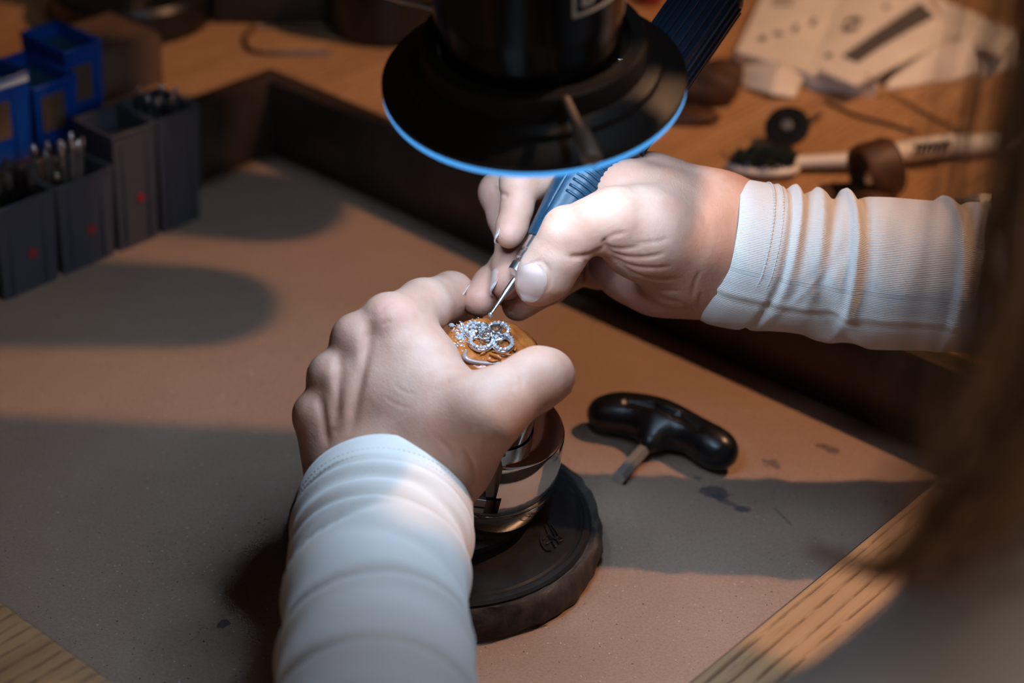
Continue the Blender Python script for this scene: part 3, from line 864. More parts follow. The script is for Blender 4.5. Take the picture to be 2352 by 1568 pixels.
# blue bins on the bench behind the tray
for (s0, s1, t0, t1, z1, fr, m, lb) in (
        (-336, -303, 10, 51, 82, 82, 'bluebin', 'blue plastic bin at the left edge behind the grey bins'),
        (-344, -305, 54, 79, 72, 72, 'bluebin', 'blue plastic bin with a dark label beside the grey bins'),
        (-350, -316, 81, 103, 79, 79, 'bluebin', 'rearmost bright blue plastic bin beside the brown box'),
        (-388, -354, 34, 68, 84, 84, 'tealbin', 'dark teal plastic bin behind the labelled blue bin'),
        (-384, -340, -4, 32, 86, 86, 'tealbin', 'dark teal plastic bin behind the leftmost blue bin'),
        (-428, -390, 50, 84, 92, 92, 'tealbin', 'far dark teal bin in the back row'),
        (-428, -390, 12, 46, 92, 92, 'tealbin', 'far dark teal bin at the left end of the back row')):
    e, bb = open_bin('storage_bin', s0, s1, t0, t1, TT+2.6 if s1 > -312 else TT+.2, z1, MAT[m], lb, 'bin', 'blue bins on the bench', front=fr)
    mk('bin_lid', stbox(s0+2, s1-2, t0+2, t1-2, z1-7, z1-5.5, .4), MAT['tealbin'], e, False)
    if m == 'bluebin': mk('bin_label', box(st(s1-.3, (t0+t1)/2 - 2, (TT+z1)/2 + 3), (.5, (t1-t0)*.26, 9), (E1, E2, (0, 0, 1)), .2, 1), MAT['cardboard'], e, False)
    if s0 == -336: mk('bin_front_strip', stbox(s1-1, s1+.6, t0+1, t1-1, z1-3, z1+1), MAT['sheet'], e, False)
cb = thing('cardboard_box', st(-352, 132, TT+.2), 'dark brown cardboard box behind the corner grey bin', 'box')
mk('box_body', stbox(-372, -332, 112, 152, TT+.2, TT+26, .8), MAT['cardboard'], cb, True, 40)
for a in ((-371, -353, 113, 151, TT+26, TT+27), (-351, -333, 113, 151, TT+26.2, TT+27.2)):
    mk('box_flap', stbox(*a), MAT['cardboard'], cb, False)

# black round pot behind, partly hidden by the ring light
pc_ = onz(886, 62, TT)
pot = thing('black_jar', [pc_[0], pc_[1], TT+.1], 'round black jar on the bench behind the ring light', 'jar')
mk('jar_body', lathe([(29, 0), (32, 2), (33, 8), (33, 34), (31, 37), (28, 37), (27, 34), (26, 4)], [pc_[0], pc_[1], TT+.1], n=64, cap1=True), MAT['black'], pot, True, 30)
mk('jar_lid', lathe([(33.6, 32), (34, 33), (34, 42), (32, 45), (8, 46)], [pc_[0], pc_[1], TT+.1], n=64), MAT['black'], pot, True, 30)
wp = catmull([onz(u, v, TT+1.4) for u, v in ((760, 74), (700, 66), (620, 60), (580, 66), (563, 88), (572, 112), (600, 121), (680, 122), (760, 120))], 6)
tag(mk('wire_hook', tube(wp, 1.1, 8), MAT['darksteel']), 'thin bent wire hook lying on the bench left of the ring light', 'wire')

ca, cb_ = onz(470, 58, TT), onz(775, 62, TT); cx_ = (cb_-ca)/np.linalg.norm(cb_-ca); cy_ = np.cross([0, 0, 1.0], cx_); cl_ = np.linalg.norm(cb_-ca)/2  # solid dark block built where the back of the bench lies in shade
case = thing('back_shade_block', (ca+cb_)/2 + cy_*40 + [0, 0, .2], 'dark block put in for the shade at the back between microscope foot and black jar', 'case')
mk('shade_body', box((ca+cb_)/2 + cy_*40 + [0, 0, 22.3], (cl_-4, 38, 22), (cx_, cy_, (0, 0, 1)), 3, 3), mat('dark_shade', (.022, .016, .010), .6), case, True, 40)
mk('shade_lid', box((ca+cb_)/2 + cy_*40 + [0, 0, 47.5], (cl_-3, 39, 3), (cx_, cy_, (0, 0, 1)), 1.5, 2), mat('dark_shade_lid', (.02, .014, .009), .6), case, True, 40)

# ---------------------------------------------------------------- right background: papers, brush, wheel
def sheet(name, corners, zs, label, thick=.5, n=10, curl=0.0, marks=(), cat='paper', m='sheet'):
    c = [onz(u, v, z) for (u, v), z in zip(corners, zs)]
    e = thing(name, sum(c)/4 * [1, 1, 0] + [0, 0, min(zs)], label, cat)
    V = []; F = []
    def pt(a, b): 
        p = (c[0]*(1-a)+c[1]*a)*(1-b) + (c[3]*(1-a)+c[2]*a)*b
        return p + np.array([0, 0, curl*math.sin(a*math.pi)*math.sin(b*math.pi) ])
    for i in range(n+1):
        for j in range(n+1): V.append(pt(i/n, j/n))
    k = len(V); V += [v - np.array([0, 0, thick]) for v in V]
    for i in range(n):
        for j in range(n):
            a = i*(n+1)+j; F += [(a, a+n+1, a+n+2, a+1), (k+a+1, k+a+n+2, k+a+n+1, k+a)]
    ring = [i*(n+1) for i in range(n+1)] + [n*(n+1)+j for j in range(1, n+1)] + [i*(n+1)+n for i in range(n-1, -1, -1)] + [j for j in range(n-1, 0, -1)]
    F += [(ring[q], ring[(q+1) % len(ring)], ring[(q+1) % len(ring)]+k, ring[q]+k) for q in range(len(ring))]
    sh = mk('sheet', (V, F), MAT[m], e, True, 40)
    for (a0, b0, a1, b1) in marks:
        g_ = 6; VV = []; FF = []
        for lay in (.12, -.1):
            for i in range(g_+1):
                for j in range(g_+1): VV.append(pt(a0+(a1-a0)*i/g_, b0+(b1-b0)*j/g_) + [0, 0, lay])
        m_ = (g_+1)**2
        for i in range(g_):
            for j in range(g_):
                a = i*(g_+1)+j; FF += [(a, a+g_+1, a+g_+2, a+1), (m_+a+1, m_+a+g_+2, m_+a+g_+1, m_+a)]
        mk('printed_mark', (VV, FF), MAT['ink'], e, False)
    return e
sheet('printed_leaflet', ((1775, -60), (1960, -60), (1872, 172), (1690, 118)), (TT+9, TT+9, TT+7, TT+6), 'printed leaflet nearest the handpiece in the paper pile', 9, 10, 2,
      [(.15, .05+.07*k, .42, .08+.07*k) for k in range(6)] + [(.55, .62, .60, .70), (.72, .52, .78, .60), (.35, .72, .45, .76), (.2, .78, .28, .84)])
sheet('printed_leaflet', ((1960, -50), (2150, -40), (2010, 200), (1858, 170)), (TT+12, TT+11, TT+6, TT+8), 'printed leaflet with round drawings in the middle of the pile', 10, 10, 3,
      [(.2, .45, .33, .50), (.2, .55, .33, .60), (.16, .46, .2, .59), (.33, .46, .37, .59), (.55, .30, .62, .35), (.1, .8, .2, .84)])
sheet('folded_sheet', ((2120, -10), (2205, 76), (1965, 196), (1880, 160)), (TT+16, TT+15, TT+12, TT+12), 'folded sheet with a broad grey band across it', 1.2, 10, 2, [(.08, .06, .5, .82)])
sheet('blank_sheet', ((2140, -12), (2348, 78), (2302, 134), (2196, 82)), (TT+15, TT+14, TT+13, TT+14), 'blank sheet corner pointing right at the top of the pile', 1.2, 8, 1.5)
sheet('blank_sheet', ((2085, 118), (2330, 62), (2380, 150), (2030, 204)), (TT+10, TT+10, TT+1.5, TT+1.2), 'soft blank paper bag under the sheets at the right', 1.0, 14, 9)
sheet('folded_note', ((1706, 150), (1790, 140), (1772, 214), (1706, 196)), (TT+8, TT+16, TT+4, TT+1.5), 'left folded white paper note in front of the leaflets', .8, 6, 1)
sheet('folded_note', ((1790, 140), (1846, 176), (1826, 222), (1772, 214)), (TT+16, TT+4, TT+1.5, TT+4), 'right half of a creased white paper note', .8, 6, 1)
sheet('folded_note', ((1880, 150), (1968, 176), (1930, 210), (1886, 190)), (TT+12, TT+11, TT+2, TT+3), 'curled paper scrap below the grey banded sheet', .8, 6, 4)

def lump(c, half, seed, n=20, m=12, amp=.18):
    V, F = sphere((0, 0, 0), 1, n, m); r = random.Random(seed)
    ph = [(r.uniform(1.5, 4), r.uniform(1.5, 4), r.uniform(1.5, 4), r.uniform(0, 6)) for _ in range(6)]
    V = np.sign(V) * np.abs(V) ** .75
    k = 1 + amp * sum(np.sin(V[:, 0]*a + V[:, 1]*b + V[:, 2]*d + e) for a, b, d, e in ph) / 3
    return V * k[:, None] * np.array(half) + np.array(c, float), F
wb = onz(1625, 225, TT)
tag(mk('wooden_lump', lump([wb[0], wb[1], TT+9.0], (17, 15, 9.5), 5), MAT['barkwood']), 'rough dark brown wooden lump behind the handpiece', 'wood')
wb2 = onz(1590, 278, TT)
tag(mk('leather_scrap', lump([wb2[0], wb2[1], TT+3.2], (13, 8, 3.2), 9), MAT['leather']), 'flat dark leather scrap in front of the wooden lump', 'leather')

# polishing wheel leaning on its mandrel
wc = onz(1808, 291, TT+11.6)
wn = -Fw*.9 + Up*.42 + Rt*(-.25); wn /= np.linalg.norm(wn)
wh = thing('polishing_wheel', [wc[0], wc[1], TT], 'small black polishing wheel on a mandrel beside the brush head', 'polishing wheel')
mk('wheel_disc', lathe([(9, -1.4), (10.8, -1.2), (11.3, 0), (10.8, 1.2), (8, 1.5), (4, 1.2)], wc, wn, n=48), MAT['black'], wh, True, 40)
mk('screw_head', lathe([(3.0, 1.1), (3.0, 2.4), (2.4, 3.0), (.6, 3.1)], wc, wn, n=20), MAT['steel'], wh, True, 40)
mk('mandrel', tube([wc - wn*1, onz(1850, 280, TT+6), onz(1886, 262, TT+1.6)], 1.2, 10), MAT['darksteel'], wh)

# toothbrush
tbp = catmull([onz(1684, 380, TT+4), onz(1730, 378, TT+4.5), onz(1830, 372, TT+5), onz(1960, 366, TT+6), onz(2060, 352, TT+6.5), onz(2160, 336, TT+7), onz(2290, 330, TT+6), onz(2380, 328, TT+5)], 6)
tb = thing('toothbrush', onz(1960, 380, TT), 'white toothbrush with worn dark green bristles and grip marks', 'toothbrush')
mk('handle', tube(tbp, [5.5, 6.5, 3.6, 3.8, 4.6, 6.2, 6.5, 6.4, 6.2, 5.5], 16, flat=.8), MAT['white'], tb)
mk('brush_head', sphere(onz(1752, 384, TT+4), (18, 8.5, 3.4), 24, 10), MAT['white'], tb)
bl = []
for k in range(240):
    a = rnd.uniform(0, 6.28); r = math.sqrt(rnd.random())
    c = onz(1752, 376, TT+6)
    p = c + np.array([1, .04, 0])*r*math.cos(a)*15.5 + np.array([0, 1, 0])*r*math.sin(a)*6.2
    bl.append(tube([p, p + [rnd.gauss(0, 1.6), rnd.gauss(0, 1.6), 8.5 - 3.5*r*r]], [.55, .5], 4))
tag(mk('bristles', merge(*bl), MAT['bristle'], tb, False), kind='stuff')
for k in range(5):
    c = onz(2108 + k*17, 337 - k*1.2, TT+11.6)
    mk('grip_chevron', tube([c + [-1.5, 4.2, -1.2], c + [1.2, 0, .5], c + [-1.5, -4.2, -1.2]], [.8, 1.5, .8], 6), MAT['ink'], tb)
# leather ring standing around the brush handle and a curled strip
lc = onz(2013, 392, TT+14)
ax = np.array([.9, .35, .15])
tag(mk('leather_ring', lathe([(10.6, -8), (13.2, -8.5), (14, -6), (14, 6), (13.2, 8.5), (10.6, 8), (10.6, -8)], lc + [0, 0, .4], ax, n=40, cap0=False, cap1=False), MAT['leather'], None, True, 40),
    'wide brown leather ring slipped over the toothbrush handle', 'leather ring')
sp = catmull([onz(2050, 440, TT+2), onz(2000, 452, TT+9), onz(1950, 448, TT+3), onz(1880, 440, TT+2)], 8)
tag(mk('leather_strip', tube(sp, [4, 8, 9, 5], 12, flat=.35), MAT['leather']), 'curled brown leather strip between the brush and the sleeve', 'leather strip')
tag(mk('dark_wire', tube(catmull([onz(1895, 232, TT+1.2), onz(1960, 262, TT+1.2), onz(2040, 284, TT+1.4), onz(2104, 304, TT+1.2)], 6), .9, 8), MAT['darksteel']), 'dark thin steel pick lying right of the polishing wheel', 'pick')
tag(mk('thin_strip', tube(catmull([onz(1990, 170, TT+13.5), onz(2050, 212, TT+3), onz(2130, 262, TT+1), onz(2225, 310, TT+1)], 6), 1.1, 8, flat=.4), MAT['cardboard']), 'narrow pale strip running from the papers to the brush', 'strip')
tag(mk('steel_tweezers', merge(tube([onz(2180, 462, TT+1.5), onz(2260, 450, TT+2.5), onz(2360, 452, TT+3)], [.8, 2, 2.4], 8, flat=.5),
     tube([onz(2180, 464, TT+1.5), onz(2260, 462, TT+2.5), onz(2360, 452, TT+3)], [.8, 2, 2.4], 8, flat=.5)), MAT['steel']), 'steel tweezers lying just behind the right sleeve', 'tweezers')
tag(mk('red_cap', lathe([(7, 0), (7.5, 1), (7.5, 9), (6, 11)], onz(1490, 6, TT), n=24), MAT['red'], None, True, 40), 'small red cap behind the microscope barrel', 'cap')

# ================================================================ the worker
def normals(V, F):
    n = np.zeros_like(V); d1 = V[F[:, 2]] - V[F[:, 0]]; d2 = V[F[:, 3]] - V[F[:, 1]]
    fn = np.cross(d1, d2)
    for k in range(4): np.add.at(n, F[:, k], fn)
    return n / (np.linalg.norm(n, axis=1)[:, None] + 1e-9)

def sculpt(V, F, strokes):
    """press creases and valleys into the modelled surface along drawn lines (pixels, width px, depth mm)"""
    n = normals(V, F); d = V - CAM; z = d @ Fw
    u = CX + FPX * (d @ Rt) / z; v = CY - FPX * (d @ Up) / z
    face = np.clip(-(n * d).sum(1) / np.linalg.norm(d, axis=1), 0, 1) ** .5
    out = V.copy()
    for line, wd, dep, zr in strokes:
        l = catmull([np.array([a, b, 0.0]) for a, b in line], 5)[:, :2] if len(line) > 2 else np.array(line, float)
        best = np.full(len(V), 1e9)
        sel = (u > l[:, 0].min()-4*wd) & (u < l[:, 0].max()+4*wd) & (v > l[:, 1].min()-4*wd) & (v < l[:, 1].max()+4*wd) & (z > zr[0]) & (z < zr[1])
        if not sel.any(): continue
        q = np.stack([u[sel], v[sel]], 1); bb = np.full(len(q), 1e9); end = np.ones(len(q))
        for i in range(len(l)-1):
            ab = l[i+1]-l[i]; t = np.clip(((q-l[i]) @ ab)/(ab @ ab + 1e-9), 0, 1)
            dist = np.linalg.norm(q - l[i] - t[:, None]*ab, axis=1)
            g = (i + t)/(len(l)-1); better = dist < bb
            end = np.where(better, np.clip(np.minimum(g, 1-g)*5, .15, 1), end); bb = np.minimum(bb, dist)
        out[sel] += n[sel] * (dep * np.exp(-(bb/wd)**2) * end * face[sel])[:, None]
    return out

# ---------------------------------------------------------------- left hand (its back to the camera)
LW = P(888, 1120, 650)                     # wrist
L = dict(
    i_mcp=P(899, 742, 655), m_mcp=P(826, 788, 655), r_mcp=P(768, 872, 653), p_mcp=P(730, 958, 652),
    t_cmc=P(1032, 1048, 646), t_mcp=P(1115, 952, 634), t_ip=P(1212, 882, 640), t_tip=P(1254, 864, 645))
def hand_left():
    F = Field(LW + np.array([-52, -75, -48]), LW + np.array([78, 95, 75]), .7)
    # metacarpals fan out of the wrist
    wr = [P(948, 1085, 652), P(905, 1085, 650), P(855, 1090, 652), P(808, 1095, 656)]
    for a, b, ra, rb in zip(wr, (L['i_mcp'], L['m_mcp'], L['r_mcp'], L['p_mcp']), (13.5, 13.5, 13, 11.5), (9.4, 9.2, 8.4, 7.4)):
        mid = a*.45 + b*.55 - Fw*1.0
        add_cone(F, a, ra, mid, (ra+rb)/2+.3, 7); add_cone(F, mid, (ra+rb)/2+.3, b, rb, 7)
    # palm mass below the back
    for a, ra, b, rb in ((P(930, 960, 664), 14, P(880, 820, 672), 12), (P(850, 1000, 666), 13, P(790, 880, 668), 11)):
        add_cone(F, a, ra, b, rb, 10)
    # wrist and forearm
    WA = P(872, 1330, 606)
    add_ell(F, P(888, 1125, 652), frame(WA - LW), (24.5, 18.5, 24), 10)
    add_cone(F, P(900, 1115, 652), 18.5, WA + Rt*4, 17, 12); add_cone(F, P(865, 1120, 654), 18.5, WA - Rt*4, 17, 12)
    # thumb side: metacarpal, web muscle
    add_cone(F, P(972, 1092, 655), 13, L['t_cmc'], 13.6, 10)
    add_cone(F, L['t_cmc'], 13.8, L['t_mcp'], 11.4, 10)
    add_cone(F, P(990, 990, 644), 14, P(966, 838, 654), 10.5, 12)
    add_cone(F, P(1036, 962, 645), 12, P(985, 860, 654), 8.5, 12)
    add_cone(F, P(1010, 910, 649), 8.5, P(1066, 932, 643), 8.5, 9)
    add_cone(F, P(950, 770, 664), 9.0, P(978, 830, 660), 8.5, 8)
    # knuckles
    for k, r, up in (('i_mcp', 6.4, 3.6), ('m_mcp', 6.0, 4.4), ('r_mcp', 5.4, 3.8), ('p_mcp', 4.8, 3.4)):
        add_cone(F, L[k] - Fw*up*.75 + Up*up*.7 - Rt*2.0, r, L[k] - Fw*up*.2 + Up*up*.3, r+.5, 4.6)
    # extensor tendons
    for k, a in (('i_mcp', wr[0]), ('m_mcp', wr[1]), ('r_mcp', wr[2])):
        add_cone(F, a*.4 + L[k]*.6 - Fw*9.8, 1.7, L[k] - Fw*7.8 + Up*1.0, 2.3, 3.0)
    # fingers
    add_chain(F, [(L['i_mcp'], 9.3), (P(972, 704, 678), 9.6), (P(1036, 680, 702), 8.6), (P(1060, 706, 722), 7.4), (P(1075, 745, 728), 6.4)], 3, 4)
    add_chain(F, [(L['m_mcp'], 8.8), (P(905, 778, 692), 8.4), (P(965, 800, 708), 7.6), (P(1010, 850, 704), 6.6)], 3, 4)
    add_chain(F, [(L['r_mcp'], 8.2), (P(842, 872, 688), 8.0), (P(905, 900, 702), 7.2), (P(945, 930, 700), 6.4)], 3, 4)
    add_chain(F, [(L['p_mcp'], 7.2), (P(790, 958, 678), 7.0), (P(845, 985, 690), 6.4), (P(880, 1000, 692), 5.6)], 3, 4)
    add_chain(F, [(L['t_mcp'], 11.0), (P(1165, 910, 636), 10.2), (L['t_ip'], 10.2), (P(1240, 866, 643), 10.0), (P(1260, 862, 646), 9.0)], 3, 8)
    V, Fc = surface(F)
    A = (600, 700)
    V = sculpt(V, Fc, [
        (((852, 728), (842, 800), (820, 900), (802, 1010)), 13, -1.5, A), (((782, 806), (776, 880), (770, 985)), 12, -1.3, A), (((733, 900), (742, 960), (752, 1030)), 10, -1.0, A),
        (((872, 716), (884, 702), (905, 694)), 3.5, -.35, A), (((872, 730), (890, 714), (916, 704)), 3.5, -.3, A), (((878, 748), (900, 734)), 3.5, -.25, A),
        (((1010, 655), (1030, 680)), 4, -.3, A), (((1050, 1010), (1085, 1060), (1092, 1110)), 5, -.4, A), (((1000, 1000), (1040, 1045), (1060, 1100)), 5, -.3, A),
        (((1150, 850), (1175, 870), (1182, 900)), 5, -.35, A), (((1168, 838), (1195, 862), (1200, 890)), 4, -.3, A),
        (((900, 880), (930, 900), (960, 905)), 4, -.15, A), (((880, 910), (915, 930), (950, 940)), 4, -.15, A)])
    return V, Fc

# ---------------------------------------------------------------- right hand (thumb side to the camera)
RW = P(1655, 562, 694)
Rj = dict(t_cmc=P(1560, 555, 682), t_mcp=P(1412, 508, 664), t_ip=P(1309, 542, 657), t_tip=P(1236, 646, 660),
          i_dip=P(1187, 478, 692), i_tip=P(1170, 538, 686), m_dip=P(1178, 556, 704), m_tip=P(1164, 652, 690),
          r_dip=P(1168, 615, 714), r_tip=P(1100, 688, 695))
def hand_right():
    F = Field(RW + np.array([-96, -62, -46]), RW + np.array([60, 70, 50]), .7)
    knuck = [P(1405, 398, 712), P(1400, 420, 728), P(1410, 470, 742), P(1430, 535, 744)]
    for a, b, ra, rb in zip((P(1625, 492, 698), P(1625, 520, 706), P(1620, 560, 712), P(1612, 605, 710)), knuck, (13, 13, 13, 12), (10, 10, 9.5, 9)):
        add_cone(F, a, ra, b, rb, 9)
    add_cone(F, P(1630, 478, 694), 10.5, P(1500, 424, 700), 10.5, 10)
    # palm, heel of the hand
    add_cone(F, P(1570, 620, 706), 13, P(1440, 560, 728), 12, 9)
    add_cone(F, P(1556, 642, 704), 13.0, P(1450, 612, 718), 11.5, 8)
    add_cone(F, P(1500, 640, 708), 12.6, P(1420, 610, 726), 10, 8)
    # wrist and forearm
    WA = P(1900, 600, 700)
    add_ell(F, P(1650, 566, 698), frame(WA - RW, Up), (19, 24.5, 24), 9)
    add_cone(F, P(1640, 545, 696), 18.5, WA + Up*4, 16.5, 10); add_cone(F, P(1640, 590, 698), 18.5, WA - Up*4, 16.5, 10)
    # thumb base
    add_cone(F, Rj['t_cmc'], 17.5, P(1480, 532, 672), 15.5, 9); add_cone(F, P(1480, 532, 672), 15.0, Rj['t_mcp'], 11.8, 7)
    add_cone(F, P(1560, 610, 690), 14, P(1470, 560, 678), 11, 6)
    add_cone(F, P(1520, 470, 686), 13, P(1420, 450, 690), 10.5, 8)
    add_cone(F, P(1440, 440, 688), 10, P(1400, 420, 704), 9, 8)
    # thumb
    add_chain(F, [(Rj['t_mcp'], 10.8), (P(1356, 520, 660), 9.4), (Rj['t_ip'], 9.6), (P(1279, 588, 657), 9.2), (P(1252, 628, 659), 9.0), (P(1240, 644, 661), 8.2), (P(1234, 654, 661), 7.0)], 2.5, 4)
    add_cone(F, P(1282, 588, 660), 8.2, P(1272, 632, 662), 7.0, 3.5)
    add_cone(F, P(1297, 522, 654), 7.0, P(1287, 538, 653), 6.6, 3)
    # index and middle along the tool, ring and little finger behind
    add_chain(F, [(knuck[0], 10), (P(1300, 392, 704), 8.6), (P(1195, 420, 695), 7.4), (Rj['i_dip'], 5.8), (P(1176, 522, 688), 5.7), (Rj['i_tip'], 5.1)], 2.0, 3)
    add_chain(F, [(knuck[1], 10), (P(1280, 402, 724), 8.8), (P(1148, 442, 716), 7.8), (P(1162, 500, 712), 6.6), (Rj['m_dip'], 6.2), (P(1170, 610, 699), 6.4), (Rj['m_tip'], 5.8)], 2.0, .8)
    add_chain(F, [(knuck[2], 9.4), (P(1300, 500, 750), 8.2), (P(1215, 540, 744), 7.6), (Rj['r_dip'], 7.0), (P(1130, 655, 703), 6.9), (Rj['r_tip'], 6.3)], 2.5, .8)
    add_chain(F, [(knuck[3], 8.8), (P(1372, 612, 738), 8.2), (P(1338, 608, 736), 7.4), (P(1262, 655, 718), 6.8), (P(1190, 700, 702), 6.0)], 2.5, 1.0)
    V, Fc = surface(F)
    A = (630, 700); B = (600, 760)
    V = sculpt(V, Fc, [
        (((1392, 566), (1362, 584), (1330, 590), (1305, 588)), 6, -1.4, A), (((1310, 470), (1288, 500), (1284, 530)), 5, -.3, A),
        (((1388, 548), (1392, 566), (1404, 588)), 6, -1.3, A),
        (((1388, 566), (1425, 572), (1475, 566)), 4.5, -.6, A), (((1392, 574), (1435, 590), (1490, 590), (1530, 580)), 4.5, -.7, A),
        (((1398, 584), (1445, 610), (1500, 616), (1545, 612)), 4.5, -.7, A), (((1408, 594), (1455, 628), (1510, 642), (1560, 640)), 4.5, -.6, A),
        (((1424, 606), (1470, 648), (1520, 668), (1570, 668)), 4.5, -.5, A), (((1384, 556), (1410, 540), (1440, 534)), 4.5, -.5, A), (((1450, 560), (1500, 556), (1540, 548)), 5, -.3, A),
        (((1246, 598), (1262, 622), (1262, 652), (1244, 682)), 4, -.55, A), (((1246, 598), (1222, 604), (1200, 618)), 3.5, -.4, A),
        (((1132, 426), (1150, 444), (1170, 448)), 5, -.9, B), (((1588, 690), (1596, 650), (1610, 620)), 5, -.5, B), (((1606, 700), (1612, 668)), 4, -.4, B),
        (((1345, 590), (1348, 650)), 4, -1.0, B), (((1388, 575), (1390, 640), (1392, 690)), 4, -.9, B), (((1480, 660), (1530, 690), (1570, 700)), 8, -.8, B)])
    return V, Fc

lhV, lhF = hand_left(); rhV, rhF = hand_right()

# ---------------------------------------------------------------- arms, torso, neck, head (mostly outside the frame)
L_EL = np.array([2., -300., 98.]); R_EL = P(2720, 640, 706)
L_SH = P(2740, 1010, 400); L_UA = P(2310, 1720, 412); R_SH = st(300, 245, 205)
CHEST = st(335, 80, 90); NECK = st(312, 85, 235); HEAD = st(228, 108, 370)
LFA = [P(886, 1152, 646), P(868, 1330, 606), P(864, 1568, 552), L_EL]
RFA = [P(1660, 566, 697), P(1900, 610, 700), P(2352, 645, 702), R_EL]
def torso_field(infl, h, head):
    lo = np.array([-60, -520, -420]) - infl; hi = np.array([600, 320, 490 if head else 340]) + infl
    F = Field(lo, hi, h)
    for a, ra, b, rb, k in ((st(345, 80, -330), 112, st(345, 80, -120), 92, 30), (st(345, 80, -120), 88, CHEST + [0, 0, 40], 88, 30),
                            (st(345, 10, 60), 66, st(345, 150, 60), 66, 30), (CHEST + [0, 0, 60], 74, NECK, 46, 25),
                            (L_SH, 34, st(330, 10, 165), 54, 22), (R_SH, 44, st(330, 150, 165), 56, 25)):
        add_cone(F, a, ra + infl, b, rb + infl, k)
    add_cone(F, L_SH, 33 + infl*.4, L_UA, 30 + infl*.4, 18); add_cone(F, L_UA, 30 + infl*.4, L_EL, 28 + infl*.4, 18); add_cone(F, R_SH, 42 + infl, R_EL, 33 + infl, 18)
    if head:
        add_cone(F, NECK, 48, HEAD - [0, 0, 60], 44, 20)
        add_ell(F, HEAD + [0, 0, 15], (E1, E2, (0, 0, 1)), (92, 74, 86), 15)
        f_ = -E1                                      # the way the face looks
        add_ell(F, HEAD + f_*38 - [0, 0, 48], (E1, E2, (0, 0, 1)), (48, 52, 58), 25)
        add_cone(F, HEAD + f_*90 + [0, 0, 2], 7, HEAD + f_*104 - [0, 0, 26], 10, 9)       # nose
        add_cone(F, HEAD + f_*78 - [0, 0, 54] - E2*16, 6, HEAD + f_*78 - [0, 0, 54] + E2*16, 6, 7)  # mouth
        for sg in (-1, 1):
            add_ell(F, HEAD + E2*sg*74 - [0, 0, 10], (E1, E2, (0, 0, 1)), (18, 7, 28), 4)
            add_cone(F, HEAD + f_*92 + E2*sg*30 + [0, 0, 8], 9, HEAD + f_*90 + E2*sg*34 + [0, 0, 8], 9, 6, 'cut')
    return F
FB = torso_field(0, 6.0, True)
for q, rr in ((LFA, (20, 20, 21, 26)), (RFA, (20, 20, 22, 28))):
    for i in range(1, 3): add_cone(FB, q[i], rr[i], q[i+1], rr[i+1], 10)
tbV, tbF = surface(FB)
allV, allF = merge((lhV, lhF), (rhV, rhF), (tbV, tbF))
person = mk('person', (allV, allF), MAT['skin'])
tag(person, 'person in a cream knit shirt working with both hands at the vise', 'person')

# ---------------------------------------------------------------- fingernails
def nail_mat():
    m = mat('fingernail', (.66, .48, .42), .22); n = N(m)
    uv = n.n('ShaderNodeTexCoord').outputs['UV']; sx = n.n('ShaderNodeSeparateXYZ'); n.l(uv, sx.inputs[0])
    n.l(n.ramp(sx.outputs['Y'], [(.0, (.58, .40, .33)), (.12, (.62, .43, .36)), (.82, (.60, .41, .35)), (.90, (.74, .68, .64))]), n.b.inputs['Base Color'])
    n.b.inputs['Coat Weight'].default_value = .4
    return m
MAT['nail'] = nail_mat()
def nail(a, b, dorsal, r, length, width, over=1.2, back=0.0, r2=None):
    """curved plate on the dorsal side of the last joint; a -> b runs to the finger tip"""
    t = (b - a) / np.linalg.norm(b - a); d_ = np.array(dorsal, float); d_ = d_ - t*(d_ @ t); d_ /= np.linalg.norm(d_)
    s = np.cross(t, d_); n1, n2 = 14, 16; V = []; uv = []
    for lay in (0, -.55):
        for j in range(n2 + 1):
            vv = j/n2; along = -length*.55 + vv*length + back
            # outline: rounded root, curved free edge
            root = math.sqrt(max(0, 1 - ((.28 - vv)/.28)**2)) if vv < .28 else 1
            tip = math.sqrt(max(0.02, 1 - ((vv - .72)/.30)**2)) if vv > .72 else 1
            for i in range(n1 + 1):
                uu = -1 + 2*i/n1; ang = uu * width * (root*.85 + .15) * tip
                rr = r + ((r2 or r) - r)*vv + lay + .1
                V.append(b + t*along + (d_*math.cos(ang) + s*math.sin(ang)) * rr - d_*(.06*max(0, along)**2*.3))
                uv.append((.5+uu*.5, vv))
    F = []; w_ = n1+1; o_ = w_*(n2+1)
    for j in range(n2):
        for i in range(n1):
            a_ = j*w_+i; F += [(a_, a_+1, a_+w_+1, a_+w_), (o_+a_, o_+a_+w_, o_+a_+w_+1, o_+a_+1)]
    ring = list(range(w_)) + [j*w_+n1 for j in range(1, n2+1)] + [n2*w_+i for i in range(n1-1, -1, -1)] + [j*w_ for j in range(n2-1, 0, -1)]
    F += [(ring[q], ring[q] + o_, ring[(q+1) % len(ring)] + o_, ring[(q+1) % len(ring)]) for q in range(len(ring))]
    return mk('fingernail', (V, F), MAT['nail'], person, True, 60, uv)
from mathutils.bvhtree import BVHTree
